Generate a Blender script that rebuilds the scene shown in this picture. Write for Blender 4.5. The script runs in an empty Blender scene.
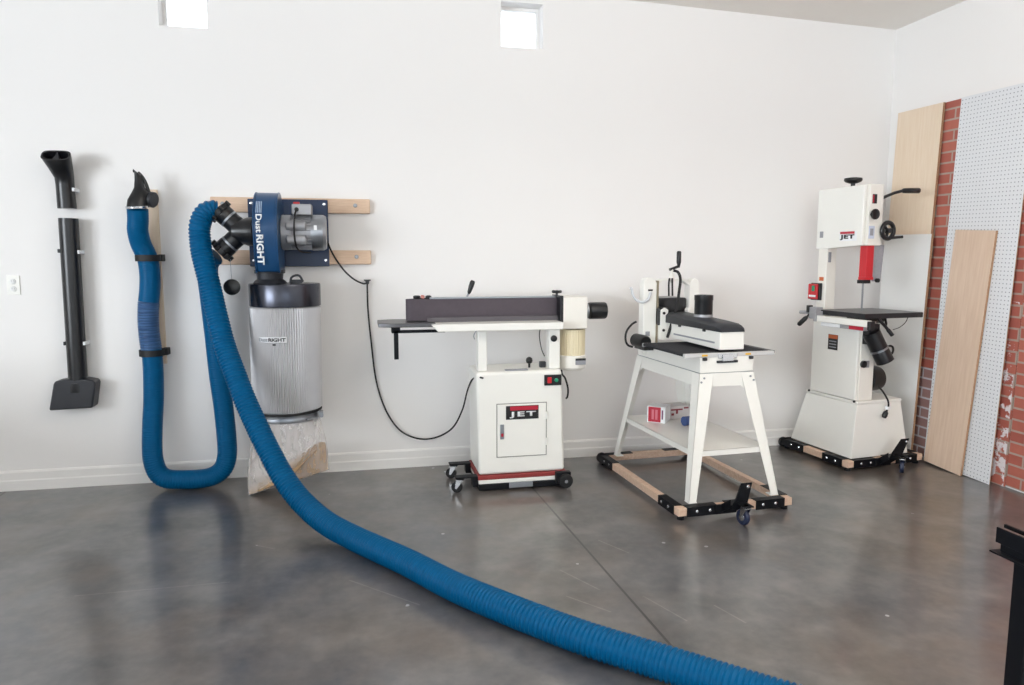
import bpy, bmesh, math, random
from mathutils import Vector, Matrix, Euler, noise
random.seed(7)
R = math.radians
SC = bpy.context.scene
COL = SC.collection

# ------------------------------------------------------------------ camera, world, lights, exposure
cam_d = bpy.data.cameras.new('camera'); cam = bpy.data.objects.new('camera', cam_d); COL.objects.link(cam)
cam.location = (0, 0, 1.42); cam.rotation_euler = (R(90 - 6.80), 0, R(-11.94))
cam_d.sensor_width = 36; cam_d.lens = 715 / 1024 * 36; cam_d.clip_start = 0.05
SC.camera = cam
SC.view_settings.view_transform = 'Standard'; SC.view_settings.look = 'None'
SC.view_settings.gamma = 1; SC.view_settings.use_curve_mapping = False
SC.view_settings.exposure = 0.0
W = bpy.data.worlds.new('sky'); SC.world = W; W.use_nodes = True
bg = W.node_tree.nodes['Background']; bg.inputs[0].default_value = (0.80, 0.90, 1.0, 1); bg.inputs[1].default_value = 5.0


def area(name, loc, rot, sx, sy, power, col):
    d = bpy.data.lights.new(name, 'AREA'); d.shape = 'RECTANGLE'; d.size = sx; d.size_y = sy
    d.energy = power; d.color = col
    o = bpy.data.objects.new(name, d); COL.objects.link(o); o.location = loc; o.rotation_euler = rot
    return o


# daylight through the wide band of door glass far to the left and a band of windows behind the camera, plus an added upward fill for ceiling and upper walls, no real lamp
area('daylight_left_doorway', (-8.05, -4.0, 1.85), (0, R(-90), 0), 2.2, 6.6, 735, (0.89, 0.945, 1.0))
area('daylight_rear_window', (1.2, -9.12, 2.3), (R(90), 0, 0), 5.0, 1.2, 12, (1.0, 0.97, 0.94))
area('added_ceiling_fill', (1.7, 0.9, 2.35), (R(180), 0, 0), 2.0, 2.0, 100, (1.0, 0.965, 0.91))


# ------------------------------------------------------------------ materials
def lin(c):
    return tuple((v / 255 / 12.92) if v / 255 <= 0.04045 else ((v / 255 + 0.055) / 1.055) ** 2.4 for v in c)


def nt(name):
    m = bpy.data.materials.new(name); m.use_nodes = True
    t = m.node_tree; p = t.nodes['Principled BSDF']
    return m, t, p


def add(t, typ, **kw):
    n = t.nodes.new(typ)
    for k, v in kw.items(): setattr(n, k, v)
    return n


def mix(t, fac, a, b, mode='MIX'):
    n = t.nodes.new('ShaderNodeMix'); n.data_type = 'RGBA'; n.blend_type = mode
    for sock, v in ((n.inputs[0], fac), (n.inputs[6], a), (n.inputs[7], b)):
        if isinstance(v, (int, float)): sock.default_value = v
        elif isinstance(v, tuple): sock.default_value = (*v[:3], 1)
        else: t.links.new(v, sock)
    return n.outputs[2]


def math_(t, op, a, b=None, c=None, clamp=False):
    n = t.nodes.new('ShaderNodeMath'); n.operation = op; n.use_clamp = clamp
    for i, v in enumerate((a, b, c)):
        if v is None: continue
        if isinstance(v, (int, float)): n.inputs[i].default_value = v
        else: t.links.new(v, n.inputs[i])
    return n.outputs[0]


def coords(t, scale=(1, 1, 1), loc=(0, 0, 0), rot=(0, 0, 0)):
    c = t.nodes.new('ShaderNodeTexCoord'); mp = t.nodes.new('ShaderNodeMapping')
    mp.inputs['Scale'].default_value = scale; mp.inputs['Location'].default_value = loc; mp.inputs['Rotation'].default_value = rot
    t.links.new(c.outputs['Object'], mp.inputs[0]); return mp.outputs[0]


def noise_n(t, vec, scale, detail=3, rough=.5):
    n = t.nodes.new('ShaderNodeTexNoise'); n.inputs['Scale'].default_value = scale
    n.inputs['Detail'].default_value = detail; n.inputs['Roughness'].default_value = rough
    t.links.new(vec, n.inputs['Vector']); return n.outputs[0]


def ramp(t, fac, stops):
    n = t.nodes.new('ShaderNodeValToRGB'); e = n.color_ramp.elements
    while len(e) < len(stops): e.new(.5)
    for el, (p, c) in zip(e, stops):
        el.position = p; el.color = (*c[:3], 1) if isinstance(c, tuple) else (c, c, c, 1)
    t.links.new(fac, n.inputs[0]); return n.outputs[0]


def bump(t, p, h, strength, dist=0.01):
    b = t.nodes.new('ShaderNodeBump'); b.inputs['Strength'].default_value = strength; b.inputs['Distance'].default_value = dist
    t.links.new(h, b.inputs['Height']); t.links.new(b.outputs[0], p.inputs['Normal'])


def M(name, rgb, rough=.5, metal=0, var=.06, scale=9, bmp=0, bscale=150, spec=.5, emit=0):
    m, t, p = nt(name); c = lin(rgb); v = coords(t)
    n = noise_n(t, v, scale)
    t.links.new(mix(t, n, tuple(x * (1 - var) for x in c), tuple(min(1, x * (1 + var)) for x in c)), p.inputs['Base Color'])
    p.inputs['Roughness'].default_value = rough; p.inputs['Metallic'].default_value = metal
    p.inputs['Specular IOR Level'].default_value = spec
    if bmp: bump(t, p, noise_n(t, v, bscale), bmp, .004)
    if emit:
        p.inputs['Emission Color'].default_value = (*c, 1); p.inputs['Emission Strength'].default_value = emit
    return m


def wood(name, c1, c2, stretch=(1, 1, 1), rough=.55, scale=6):
    m, t, p = nt(name); v = coords(t, stretch)
    n = noise_n(t, v, scale, 5, .6); n2 = noise_n(t, coords(t), 2.2, 2)
    f = ramp(t, n, [(.32, 0.0), (.68, 1.0)])
    c = mix(t, f, lin(c1), lin(c2))
    c = mix(t, math_(t, 'MULTIPLY', n2, .35), c, tuple(x * .86 for x in lin(c2)))
    t.links.new(c, p.inputs['Base Color']); p.inputs['Roughness'].default_value = rough
    bump(t, p, n, .08, .002)
    return m


MWALL = M('wall_paint', (241, 239, 237), .75, var=.012, scale=1.2, bmp=.06, bscale=260, spec=.25)
MCEIL = M('ceiling_paint', (248, 244, 238), .85, var=.012, scale=1.5, bmp=.05, bscale=200, spec=.2)
MTRIM = M('trim_paint', (240, 238, 235), .5, var=.015)
MWHITE = M('white_enamel', (240, 239, 233), .32, var=.02)
MCREAM = M('cream_enamel', (226, 213, 180), .4, var=.03)
MOFFW = M('offwhite_enamel', (237, 234, 226), .36, var=.02)
MBLACK = M('black_plastic', (20, 21, 24), .30, var=.15)
MBLKR = M('black_rubber', (20, 20, 22), .6, var=.15)
MBLKM = M('black_steel', (9, 11, 17), .5, var=.12, spec=.25)
MCHAR = M('charcoal_plastic', (38, 40, 46), .45, var=.1)
MBELT = M('abrasive_belt', (88, 81, 87), .9, var=.1, scale=40, bmp=.3, bscale=900, spec=.2)
MCONV = M('conveyor_belt', (52, 52, 56), .85, var=.12, scale=50, bmp=.3, bscale=900, spec=.2)
MIRON = M('cast_iron', (92, 92, 94), .35, .7, var=.1)
MIROND = M('dark_iron', (40, 41, 44), .45, .3, var=.1)
MCHROME = M('chrome', (205, 208, 212), .18, 1, var=.03)
MSTEEL = M('brushed_steel', (160, 164, 170), .32, .9, var=.06, scale=40)
MDARKST = M('dark_brushed_steel', (70, 72, 80), .25, .95, var=.06)
MALU = M('cast_aluminium', (166, 167, 171), .42, .35, var=.07)
MALUL = M('bright_aluminium', (206, 206, 206), .4, .2, var=.04)
MNAVY = M('navy_enamel', (14, 42, 80), .35, var=.06)
MBLUE = M('blue_enamel', (20, 66, 108), .3, var=.04)
MHOSE = M('blue_hose_vinyl', (0, 84, 130), .36, var=.08, scale=5, spec=.12)
MRED = M('red_enamel', (196, 34, 44), .4, var=.05)
MREDST = M('red_stripe_paint', (142, 50, 48), .5, var=.08)
MREDL = M('red_print', (180, 28, 52), .5, var=.04)
MGREEN = M('green_plastic', (30, 150, 110), .4)
MPRINT = M('white_print', (238, 240, 242), .5, var=.01)
MBPRINT = M('black_print', (28, 28, 30), .5, var=.05)
MGREYL = M('grey_print', (150, 152, 158), .5, var=.15, scale=60)
MORANGE = M('orange_print', (190, 96, 50), .5, var=.06)
MYEL = M('yellow_print', (226, 176, 40), .5, var=.04)
MBLUEP = M('blue_wrap', (52, 76, 128), .35, var=.1)
MSTRIPE = M('pale_blue_print', (168, 186, 208), .5)
MPINK = M('pink_rubber', (214, 140, 130), .6)
MWOODR = wood('rail_wood', (232, 204, 178), (214, 182, 154), (2, 30, 30))
MWOODB = wood('base_wood', (226, 200, 178), (204, 170, 146), (8, 8, 8))
MPLY = wood('plywood', (238, 220, 198), (230, 208, 182), (22, 22, 1.3), .6, 3)
MPLY2 = wood('plywood_plank', (230, 206, 184), (216, 188, 164), (20, 20, 1.2), .6, 3)
MEDGE = wood('board_edge', (188, 150, 118), (160, 120, 90), (5, 5, 5), .7, 20)
MSAW = M('sawdust', (204, 172, 134), .95, var=.14, scale=60, bmp=.5, bscale=400, spec=.1)


def m_filter():
    m, t, p = nt('pleated_filter'); v = coords(t)
    c = mix(t, noise_n(t, v, 6), lin((186, 186, 190)), lin((204, 203, 204)))
    t.links.new(c, p.inputs['Base Color']); p.inputs['Roughness'].default_value = .38; p.inputs['Metallic'].default_value = .25
    return m


MFILT = m_filter()


def m_floor():
    m, t, p = nt('polished_concrete'); v = coords(t)
    big = noise_n(t, v, .8, 3, .5); mid = noise_n(t, v, 3.6, 5, .55); fine = noise_n(t, v, 20, 4, .55)
    c = ramp(t, mid, [(.30, lin((54, 52, 51))), (.5, lin((84, 81, 79))), (.70, lin((122, 117, 112)))])
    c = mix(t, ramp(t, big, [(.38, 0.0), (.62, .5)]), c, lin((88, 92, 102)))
    br = noise_n(t, coords(t, loc=(7, 3, 0)), 1.5, 4, .55)
    c = mix(t, ramp(t, br, [(.48, 0.0), (.66, .6)]), c, lin((102, 88, 75)))
    c = mix(t, math_(t, 'MULTIPLY', ramp(t, fine, [(.4, 0.0), (.75, 1.0)]), .28), c, lin((128, 123, 118)))
    # paint specks
    vo = t.nodes.new('ShaderNodeTexVoronoi'); vo.inputs['Scale'].default_value = 5.5; t.links.new(v, vo.inputs['Vector'])
    sp = math_(t, 'LESS_THAN', vo.outputs['Distance'], .055)
    keep = math_(t, 'GREATER_THAN', noise_n(t, coords(t, loc=(3, 9, 0)), 1.3), .50)
    c = mix(t, math_(t, 'MULTIPLY', math_(t, 'MULTIPLY', sp, keep), .75), c, lin((196, 196, 198)))
    # a few long straight scratches
    sx = t.nodes.new('ShaderNodeSeparateXYZ'); t.links.new(v, sx.inputs[0]); px, py = sx.outputs[0], sx.outputs[1]
    for ax, ay, bx, by in [(-1.215, 3.191, -0.594, 3.193), (-0.082, 3.105, 0.207, 2.81), (1.144, 3.307, 1.239, 3.124), (1.135, 2.694, 1.224, 2.462), (1.39, 2.559, 1.443, 2.399), (0.817, 2.761, 0.956, 2.592), (0.861, 3.01, 0.975, 2.784), (-0.544, 3.6, -0.441, 3.528)]:
        ln = math.hypot(bx - ax, by - ay); dx, dy = (bx - ax) / ln, (by - ay) / ln
        ex, ey = math_(t, 'SUBTRACT', px, ax), math_(t, 'SUBTRACT', py, ay)
        al = math_(t, 'ADD', math_(t, 'MULTIPLY', ex, dx), math_(t, 'MULTIPLY', ey, dy))
        ac = math_(t, 'ABSOLUTE', math_(t, 'SUBTRACT', math_(t, 'MULTIPLY', ex, dy), math_(t, 'MULTIPLY', ey, dx)))
        k = math_(t, 'MULTIPLY', math_(t, 'LESS_THAN', ac, .0035), math_(t, 'LESS_THAN', math_(t, 'ABSOLUTE', math_(t, 'SUBTRACT', al, ln / 2)), ln / 2))
        c = mix(t, math_(t, 'MULTIPLY', k, math_(t, 'MULTIPLY', fine, .42)), c, lin((176, 168, 160)))
    # saw-cut joints
    xx = math_(t, 'ADD', sx.outputs[0], math_(t, 'MULTIPLY', math_(t, 'SUBTRACT', sx.outputs[1], 4.076), .0394))
    d = None
    for x0 in (1.017, -2.12):
        dd = math_(t, 'ABSOLUTE', math_(t, 'SUBTRACT', xx, x0)); d = dd if d is None else math_(t, 'MINIMUM', d, dd)
    jl = math_(t, 'LESS_THAN', d, .0056)
    c = mix(t, math_(t, 'MULTIPLY', jl, .95), c, lin((22, 18, 16)))
    t.links.new(c, p.inputs['Base Color'])
    t.links.new(math_(t, 'ADD', math_(t, 'MULTIPLY', big, .06), .285), p.inputs['Roughness'])
    p.inputs['Specular IOR Level'].default_value = .9
    p.inputs['Coat Weight'].default_value = .55; p.inputs['Coat Roughness'].default_value = .14

    
    return m


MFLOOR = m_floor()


def m_peg():
    m, t, p = nt('pegboard'); v = coords(t)
    sx = t.nodes.new('ShaderNodeSeparateXYZ'); t.links.new(v, sx.inputs[0])
    fx = math_(t, 'SUBTRACT', math_(t, 'FRACT', math_(t, 'MULTIPLY', sx.outputs[0], 1 / .0254)), .5)
    fz = math_(t, 'SUBTRACT', math_(t, 'FRACT', math_(t, 'MULTIPLY', sx.outputs[2], 1 / .0254)), .5)
    r2 = math_(t, 'ADD', math_(t, 'MULTIPLY', fx, fx), math_(t, 'MULTIPLY', fz, fz))
    h = math_(t, 'LESS_THAN', r2, .022)
    c = mix(t, noise_n(t, v, 3), lin((222, 224, 227)), lin((230, 231, 233)))
    t.links.new(mix(t, h, c, lin((140, 142, 148))), p.inputs['Base Color']); p.inputs['Roughness'].default_value = .5
    bump(t, p, h, -.3, .003)
    return m


MPEG = m_peg()


def m_brick(washed):
    m, t, p = nt('brick_panel'); v = coords(t, rot=(R(-90), 0, 0))
    b = t.nodes.new('ShaderNodeTexBrick'); t.links.new(v, b.inputs['Vector'])
    b.inputs['Scale'].default_value = 1; b.inputs['Brick Width'].default_value = .205; b.inputs['Row Height'].default_value = .0705
    b.inputs['Mortar Size'].default_value = .0068; b.inputs['Mortar Smooth'].default_value = .15; b.inputs['Bias'].default_value = -.1
    b.inputs['Color1'].default_value = (*lin((188, 108, 92)), 1); b.inputs['Color2'].default_value = (*lin((168, 90, 78)), 1)
    b.inputs['Mortar'].default_value = (*lin((178, 162, 150)), 1)
    o = coords(t)
    c = mix(t, math_(t, 'MULTIPLY', noise_n(t, o, 30, 4), .28), b.outputs['Color'], lin((120, 62, 54)))
    sx = t.nodes.new('ShaderNodeSeparateXYZ'); t.links.new(o, sx.inputs[0])
    plain_ = c
    # flaking white wash on the lower part of the sheet
    low = math_(t, 'MULTIPLY', math_(t, 'SUBTRACT', 1.05, sx.outputs[2]), 1.4, clamp=True)
    edge = math_(t, 'MULTIPLY', math_(t, 'SUBTRACT', .06, math_(t, 'ABSOLUTE', math_(t, 'SUBTRACT', sx.outputs[0], 1.03))), 30, clamp=True)
    left = math_(t, 'LESS_THAN', sx.outputs[0], .75)
    nz = noise_n(t, o, 11, 5, .65)
    flake = ramp(t, math_(t, 'ADD', nz, math_(t, 'MULTIPLY', low, .12)), [(.60, 0.0), (.64, 1.0)])
    near = math_(t, 'MULTIPLY', math_(t, 'SUBTRACT', sx.outputs[0], .86), 12, clamp=True)
    thing = math_(t, 'LESS_THAN', sx.outputs[0], 1.02)
    up = math_(t, 'LESS_THAN', sx.outputs[2], 1.15)
    f1 = math_(t, 'MULTIPLY', math_(t, 'MULTIPLY', math_(t, 'MULTIPLY', flake, near), up), thing)
    f2 = math_(t, 'MULTIPLY', math_(t, 'MULTIPLY', left, math_(t, 'LESS_THAN', sx.outputs[2], .64)), math_(t, 'ADD', math_(t, 'MULTIPLY', b.outputs['Fac'], .6), math_(t, 'MULTIPLY', nz, .5)), clamp=True)
    c = mix(t, math_(t, 'MULTIPLY', left, math_(t, 'LESS_THAN', sx.outputs[2], .64)), c, mix(t, b.outputs['Fac'], lin((154, 116, 110)), lin((206, 202, 206)))); c = mix(t, math_(t, 'MULTIPLY', f2, .25), c, lin((190, 186, 190))); c = mix(t, f1, c, lin((226, 220, 222)))
    if not washed: c = plain_
    t.links.new(c, p.inputs['Base Color']); p.inputs['Roughness'].default_value = .6
    bump(t, p, b.outputs['Fac'], -.5, .004)
    return m


MBRICK, MBRICKP = m_brick(True), m_brick(False)


def m_glass():
    m, t, p = nt('window_glass'); out = t.nodes['Material Output']
    tr = t.nodes.new('ShaderNodeBsdfTransparent'); gl = t.nodes.new('ShaderNodeBsdfGlossy'); gl.inputs['Roughness'].default_value = .02
    fr = t.nodes.new('ShaderNodeFresnel'); mx = t.nodes.new('ShaderNodeMixShader')
    t.links.new(fr.outputs[0], mx.inputs[0]); t.links.new(tr.outputs[0], mx.inputs[1]); t.links.new(gl.outputs[0], mx.inputs[2])
    t.links.new(mx.outputs[0], out.inputs[0]); return m


MGLASS = m_glass()


def m_bag():
    m, t, p = nt('clear_polythene'); v = coords(t)
    p.inputs['Base Color'].default_value = (*lin((240, 234, 232)), 1); p.inputs['Roughness'].default_value = .2
    n = noise_n(t, coords(t, (9, 9, 2)), 3, 4)
    t.links.new(math_(t, 'ADD', math_(t, 'MULTIPLY', n, .34), .14), p.inputs['Alpha'])
    bump(t, p, n, .5, .02); return m


MBAG = m_bag()


def m_scrunch():
    m, t, p = nt('scrunched_hose_vinyl'); v = coords(t, (1, 1, 40))
    n = noise_n(t, v, 2.5, 4, .7)
    c = ramp(t, n, [(.4, lin((8, 58, 104))), (.6, lin((64, 104, 150)))])
    t.links.new(c, p.inputs['Base Color']); p.inputs['Roughness'].default_value = .4; bump(t, p, n, .5, .01); return m


MSCR = m_scrunch()

# ------------------------------------------------------------------ mesh builder
INV = {}


class B:
    def __init__(s): s.bm = bmesh.new()

    def hull(s, pts, faces):
        vs = [s.bm.verts.new(p) for p in pts]
        for f in faces: s.bm.faces.new([vs[i] for i in f])
        return vs

    def box(s, x0, x1, y0, y1, z0, z1, mat=None):
        x0, x1 = sorted((x0, x1)); y0, y1 = sorted((y0, y1)); z0, z1 = sorted((z0, z1))
        p = [(x, y, z) for z in (z0, z1) for y in (y0, y1) for x in (x0, x1)]
        vs = s.hull(p, [(0, 2, 3, 1), (4, 5, 7, 6), (0, 1, 5, 4), (2, 6, 7, 3), (0, 4, 6, 2), (1, 3, 7, 5)])
        if mat is not None: bmesh.ops.transform(s.bm, matrix=mat, verts=vs)
        return s

    def bar(s, a, b, w, h, up=(0, 0, 1)):
        a, b = Vector(a), Vector(b); d = (b - a).normalized(); sd = d.cross(Vector(up)).normalized(); u = sd.cross(d)
        p = []
        for c in (a, b):
            for i, j in ((-1, -1), (1, -1), (1, 1), (-1, 1)): p.append(c + sd * i * w / 2 + u * j * h / 2)
        s.hull(p, [(3, 2, 1, 0), (4, 5, 6, 7), (0, 1, 5, 4), (1, 2, 6, 5), (2, 3, 7, 6), (3, 0, 4, 7)]); return s

    def frust(s, r0, z0, r1, z1):
        p = [(r0[i], r0[j], z0) for i, j in ((0, 2), (1, 2), (1, 3), (0, 3))] + [(r1[i], r1[j], z1) for i, j in ((0, 2), (1, 2), (1, 3), (0, 3))]
        s.hull(p, [(3, 2, 1, 0), (4, 5, 6, 7), (0, 1, 5, 4), (1, 2, 6, 5), (2, 3, 7, 6), (3, 0, 4, 7)]); return s

    def prism(s, poly, axis, a, b):
        def mk(u, v, w): return {'x': (w, u, v), 'y': (u, w, v), 'z': (u, v, w)}[axis]
        n = len(poly); va = [s.bm.verts.new(mk(u, v, a)) for u, v in poly]; vb = [s.bm.verts.new(mk(u, v, b)) for u, v in poly]
        s.bm.faces.new(va); s.bm.faces.new(vb[::-1])
        for i in range(n): s.bm.faces.new([va[i], vb[i], vb[(i + 1) % n], va[(i + 1) % n]])
        return s

    def rings(s, rings, cap=True, close=False):
        vs = [[s.bm.verts.new(p) for p in r] for r in rings]; n = len(vs[0])
        m = len(vs)
        for k in range(m if close else m - 1):
            a, b = vs[k], vs[(k + 1) % m]
            for i in range(n): s.bm.faces.new([a[i], a[(i + 1) % n], b[(i + 1) % n], b[i]])
        if cap and not close:
            s.bm.faces.new(vs[0][::-1]); s.bm.faces.new(vs[-1])
        return s

    def lathe(s, prof, o, ax=(0, 0, 1), seg=32, cap=True):
        o = Vector(o); ax = Vector(ax).normalized(); q = ax.to_track_quat('Z', 'Y')
        rs = [[o + q @ Vector((r * math.cos(2 * math.pi * i / seg), r * math.sin(2 * math.pi * i / seg), h)) for i in range(seg)] for r, h in prof]
        return s.rings(rs, cap)

    def cyl(s, a, b, r, r1=None, seg=24):
        a, b = Vector(a), Vector(b)
        return s.lathe([(r, 0), (r if r1 is None else r1, (b - a).length)], a, b - a, seg)

    def tube(s, pts, r, seg=10, close=False):
        P = [Vector(p) for p in pts]; rs = []; nrm = None
        for i, p in enumerate(P):
            t = (P[min(i + 1, len(P) - 1)] - P[max(i - 1, 0)]).normalized()
            if close: t = (P[(i + 1) % len(P)] - P[i - 1]).normalized()
            if nrm is None: nrm = t.orthogonal().normalized()
            nrm = (nrm - t * nrm.dot(t)).normalized(); bn = t.cross(nrm)
            rr = r[i] if isinstance(r, (list, tuple)) else r
            if callable(r):
                rs.append([p + (nrm * math.cos(a) + bn * math.sin(a)) * r(i, a) for a in (2 * math.pi * k / seg for k in range(seg))])
            else:
                rs.append([p + (nrm * math.cos(a) + bn * math.sin(a)) * rr for a in (2 * math.pi * k / seg for k in range(seg))])
        return s.rings(rs, True, close)

    def done(s, name, mat, parent=None, bevel=0, smooth=None, seg=2):
        bm = s.bm
        bmesh.ops.recalc_face_normals(bm, faces=bm.faces[:])
        loc = (0, 0, 0)
        if parent is None:
            xs = [v.co for v in bm.verts]
            loc = Vector(((min(v.x for v in xs) + max(v.x for v in xs)) / 2, (min(v.y for v in xs) + max(v.y for v in xs)) / 2, min(v.z for v in xs)))
            bmesh.ops.translate(bm, vec=-loc, verts=bm.verts[:])
        else:
            bmesh.ops.transform(bm, matrix=INV[parent.name], verts=bm.verts[:])
        me = bpy.data.meshes.new(name); bm.to_mesh(me); bm.free()
        o = bpy.data.objects.new(name, me); COL.objects.link(o); me.materials.append(mat)
        o.location = loc
        if parent is not None: o.parent = parent; INV[o.name] = INV[parent.name]
        else: INV[o.name] = Matrix.Translation(-Vector(loc))
        if smooth or bevel:
            me.shade_smooth()
            me.set_sharp_from_angle(angle=R(smooth or 30))
        if bevel:
            b = o.modifiers.new('bevel', 'BEVEL'); b.width = bevel; b.segments = seg; b.limit_method = 'ANGLE'; b.angle_limit = R(35); b.harden_normals = True
        return o


def tag(o, label=None, cat=None, group=None, kind=None):
    for k, v in (('label', label), ('category', cat), ('group', group), ('kind', kind)):
        if v: o[k] = v
    return o


def thing(name, label, cat, loc, rot=0, group=None, local=False):
    o = bpy.data.objects.new(name, None); COL.objects.link(o); o.location = loc; o.rotation_euler = (0, 0, rot)
    o.empty_display_size = .1
    INV[o.name] = Matrix.Identity(4) if local else Matrix.Translation(-Vector(loc))
    return tag(o, label, cat, group)


def catmull(P, step):
    P = [Vector(p) for p in P]; P = [P[0] * 2 - P[1]] + P + [P[-1] * 2 - P[-2]]; out = []
    for i in range(1, len(P) - 2):
        a, b, c, d = P[i - 1:i + 3]; n = max(4, int((c - b).length / .0008))
        for k in range(n):
            t = k / n
            out.append(.5 * ((2 * b) + (c - a) * t + (2 * a - 5 * b + 4 * c - d) * t * t + (3 * b - a - 3 * c + d) * t ** 3))
    out.append(P[-2]); res = [out[0]]; acc = 0
    for a, b in zip(out, out[1:]):
        acc += (b - a).length
        if acc >= step: res.append(b); acc = 0
    return res


def text(body, mat, parent, o, xd, up, width=None, height=.03, ext=.0008, bold=0.0, name='lettering', spacing=1.0):
    c = bpy.data.curves.new(name, 'FONT'); c.body = body; c.size = 1; c.extrude = 0; c.offset = bold; c.space_character = spacing
    c.align_x = 'LEFT'; c.resolution_u = 3
    tmp = bpy.data.objects.new('tmp', c); COL.objects.link(tmp); bpy.context.view_layer.update()
    me = bpy.data.meshes.new_from_object(tmp); bpy.data.objects.remove(tmp)
    bm = bmesh.new(); bm.from_mesh(me); bpy.data.meshes.remove(me)
    xs = [v.co.x for v in bm.verts]; ys = [v.co.y for v in bm.verts]
    x0, x1, y0, y1 = min(xs), max(xs), min(ys), max(ys)
    sy = height / (y1 - y0); sx = (width / (x1 - x0)) if width else sy
    r = bmesh.ops.extrude_face_region(bm, geom=bm.faces[:])
    top = [g for g in r['geom'] if isinstance(g, bmesh.types.BMVert)]
    for v in bm.verts: v.co = Vector(((v.co.x - x0) * sx, (v.co.y - y0) * sy, 0))
    for v in top: v.co.z = ext
    xd = Vector(xd).normalized(); up = Vector(up).normalized(); n = xd.cross(up)
    m = Matrix((xd, up, n)).transposed().to_4x4(); m.translation = Vector(o)
    bmesh.ops.transform(bm, matrix=m, verts=bm.verts[:])
    b = B(); b.bm.free(); b.bm = bm
    return b.done(name, mat, parent)


# ------------------------------------------------------------------ the room
XL, XR, YB, YF, ZC = -7.9, 3.90, 4.79, -9.0, 3.08


def zc(x): return ZC + .0298 * (XR - x)


b = B(); b.box(XL - 1.5, XR + .15, YF - 1.5, YB + .15, -.12, 0)
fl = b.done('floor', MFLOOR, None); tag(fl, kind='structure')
for v in fl.data.vertices: v.co += fl.location
fl.location = (0, 0, 0)

b = B(); x0, x1 = XL - .15, XR + .15
b.hull([(x0, YF - .15, zc(x0)), (x1, YF - .15, zc(x1)), (x1, YB + .15, zc(x1)), (x0, YB + .15, zc(x0)),
        (x0, YF - .15, zc(x0) + .12), (x1, YF - .15, zc(x1) + .12), (x1, YB + .15, zc(x1) + .12), (x0, YB + .15, zc(x0) + .12)],
       [(3, 2, 1, 0), (4, 5, 6, 7), (0, 1, 5, 4), (1, 2, 6, 5), (2, 3, 7, 6), (3, 0, 4, 7)])
tag(b.done('ceiling', MCEIL), kind='structure')


def wall_holes(name, u0, u1, z0, z1fn, holes, place, th):
    """a wall in (u, z) with rectangular holes; place(u, w, z) -> xyz, w = depth from the room face outward"""
    b = B(); us = sorted({u0, u1, *[h[0] for h in holes], *[h[1] for h in holes]}); zs = sorted({z0, *[h[2] for h in holes], *[h[3] for h in holes]})
    inh = lambda u, z: any(h[0] < u < h[1] and h[2] < z < h[3] for h in holes)
    V = {}
    def v(u, w, z, k):
        key = (round(u, 4), w, k)
        if key not in V: V[key] = b.bm.verts.new(place(u, w, z))
        return V[key]
    nz = len(zs)
    lev = lambda u, k: zs[k] if k < nz else z1fn(u)
    for a, c in zip(us, us[1:]):
        for k in range(nz):
            mz = (zs[k] + (zs[k + 1] if k + 1 < nz else zs[k] + .05)) / 2
            if inh((a + c) / 2, mz): continue
            for w in (0, th):
                b.bm.faces.new([v(a, w, lev(a, k), k), v(c, w, lev(c, k), k), v(c, w, lev(c, k + 1), k + 1), v(a, w, lev(a, k + 1), k + 1)])
    ed = [e for e in b.bm.edges if len(e.link_faces) == 1]
    for e in ed:
        (p, q) = e.verts
        kp = [k for k, x in V.items() if x is p][0]; kq = [k for k, x in V.items() if x is q][0]
        if kp[1] != 0: continue
        p2 = V[(kp[0], th, kp[2])]; q2 = V[(kq[0], th, kq[2])]
        b.bm.faces.new([p, q, q2, p2])
    return tag(b.done(name, MWALL), kind='structure')


WIN = [(-1.136, -.862, 2.792, 3.074), (.940, 1.222, 2.792, 3.074)]
wall_holes('wall_back', XL - .15, XR + .15, -.1, lambda u: zc(u) + .05, WIN, lambda u, w, z: (u, YB + w, z), .16)
wall_holes('wall_right', YF - .15, YB, -.1, lambda u: ZC + .05, [], lambda u, w, z: (XR + w, u, z), .15)
wall_holes('wall_left', YF - .15, YB, -.1, lambda u: zc(XL) + .05, [(-7.4, -.6, .7, 3.0)], lambda u, w, z: (XL - w, u, z), .15)
wall_holes('wall_rear', XL, XR, -.1, lambda u: zc(u) + .05, [(-1.4, 3.8, 1.65, 2.95)], lambda u, w, z: (u, YF - w, z), .15)
b = B(); b.box(-3.52, -3.40, -2.2, YB, 0, .86); b.box(-3.55, -3.37, -2.23, YB, .86, .89)
tag(b.done('wall_shade_blocker', MWALL, None, .003), kind='structure')  # added low wall out of view, blocks the left daylight to shade the lower walls
# baseboard: two steps and a bead
b = B(); b.prism([(YB, 0), (YB - .016, 0), (YB - .016, .060), (YB - .012, .068), (YB - .012, .112), (YB - .006, .122), (YB, .124)], 'x', XL, XR)
tag(b.done('baseboard_back', MTRIM, None, smooth=20), kind='structure')
for i, (a, c, z0, z1) in enumerate(WIN):
    w = thing(f'window_{i + 1}', None, None, ((a + c) / 2, YB + .12, z0)); w['kind'] = 'structure'
    b = B(); f = .022
    for q in ((a, c, z0, z0 + f), (a, c, z1 - f, z1), (a, a + f, z0 + f, z1 - f), (c - f, c, z0 + f, z1 - f)): b.box(q[0], q[1], YB + .10, YB + .15, q[2], q[3])
    b.done('window_frame', MTRIM, w, .002)
    b = B(); b.box(a + f, c - f, YB + .122, YB + .128, z0 + f, z1 - f); b.done('pane', MGLASS, w)

# ------------------------------------------------------------------ boards leaning on the right wall


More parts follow.
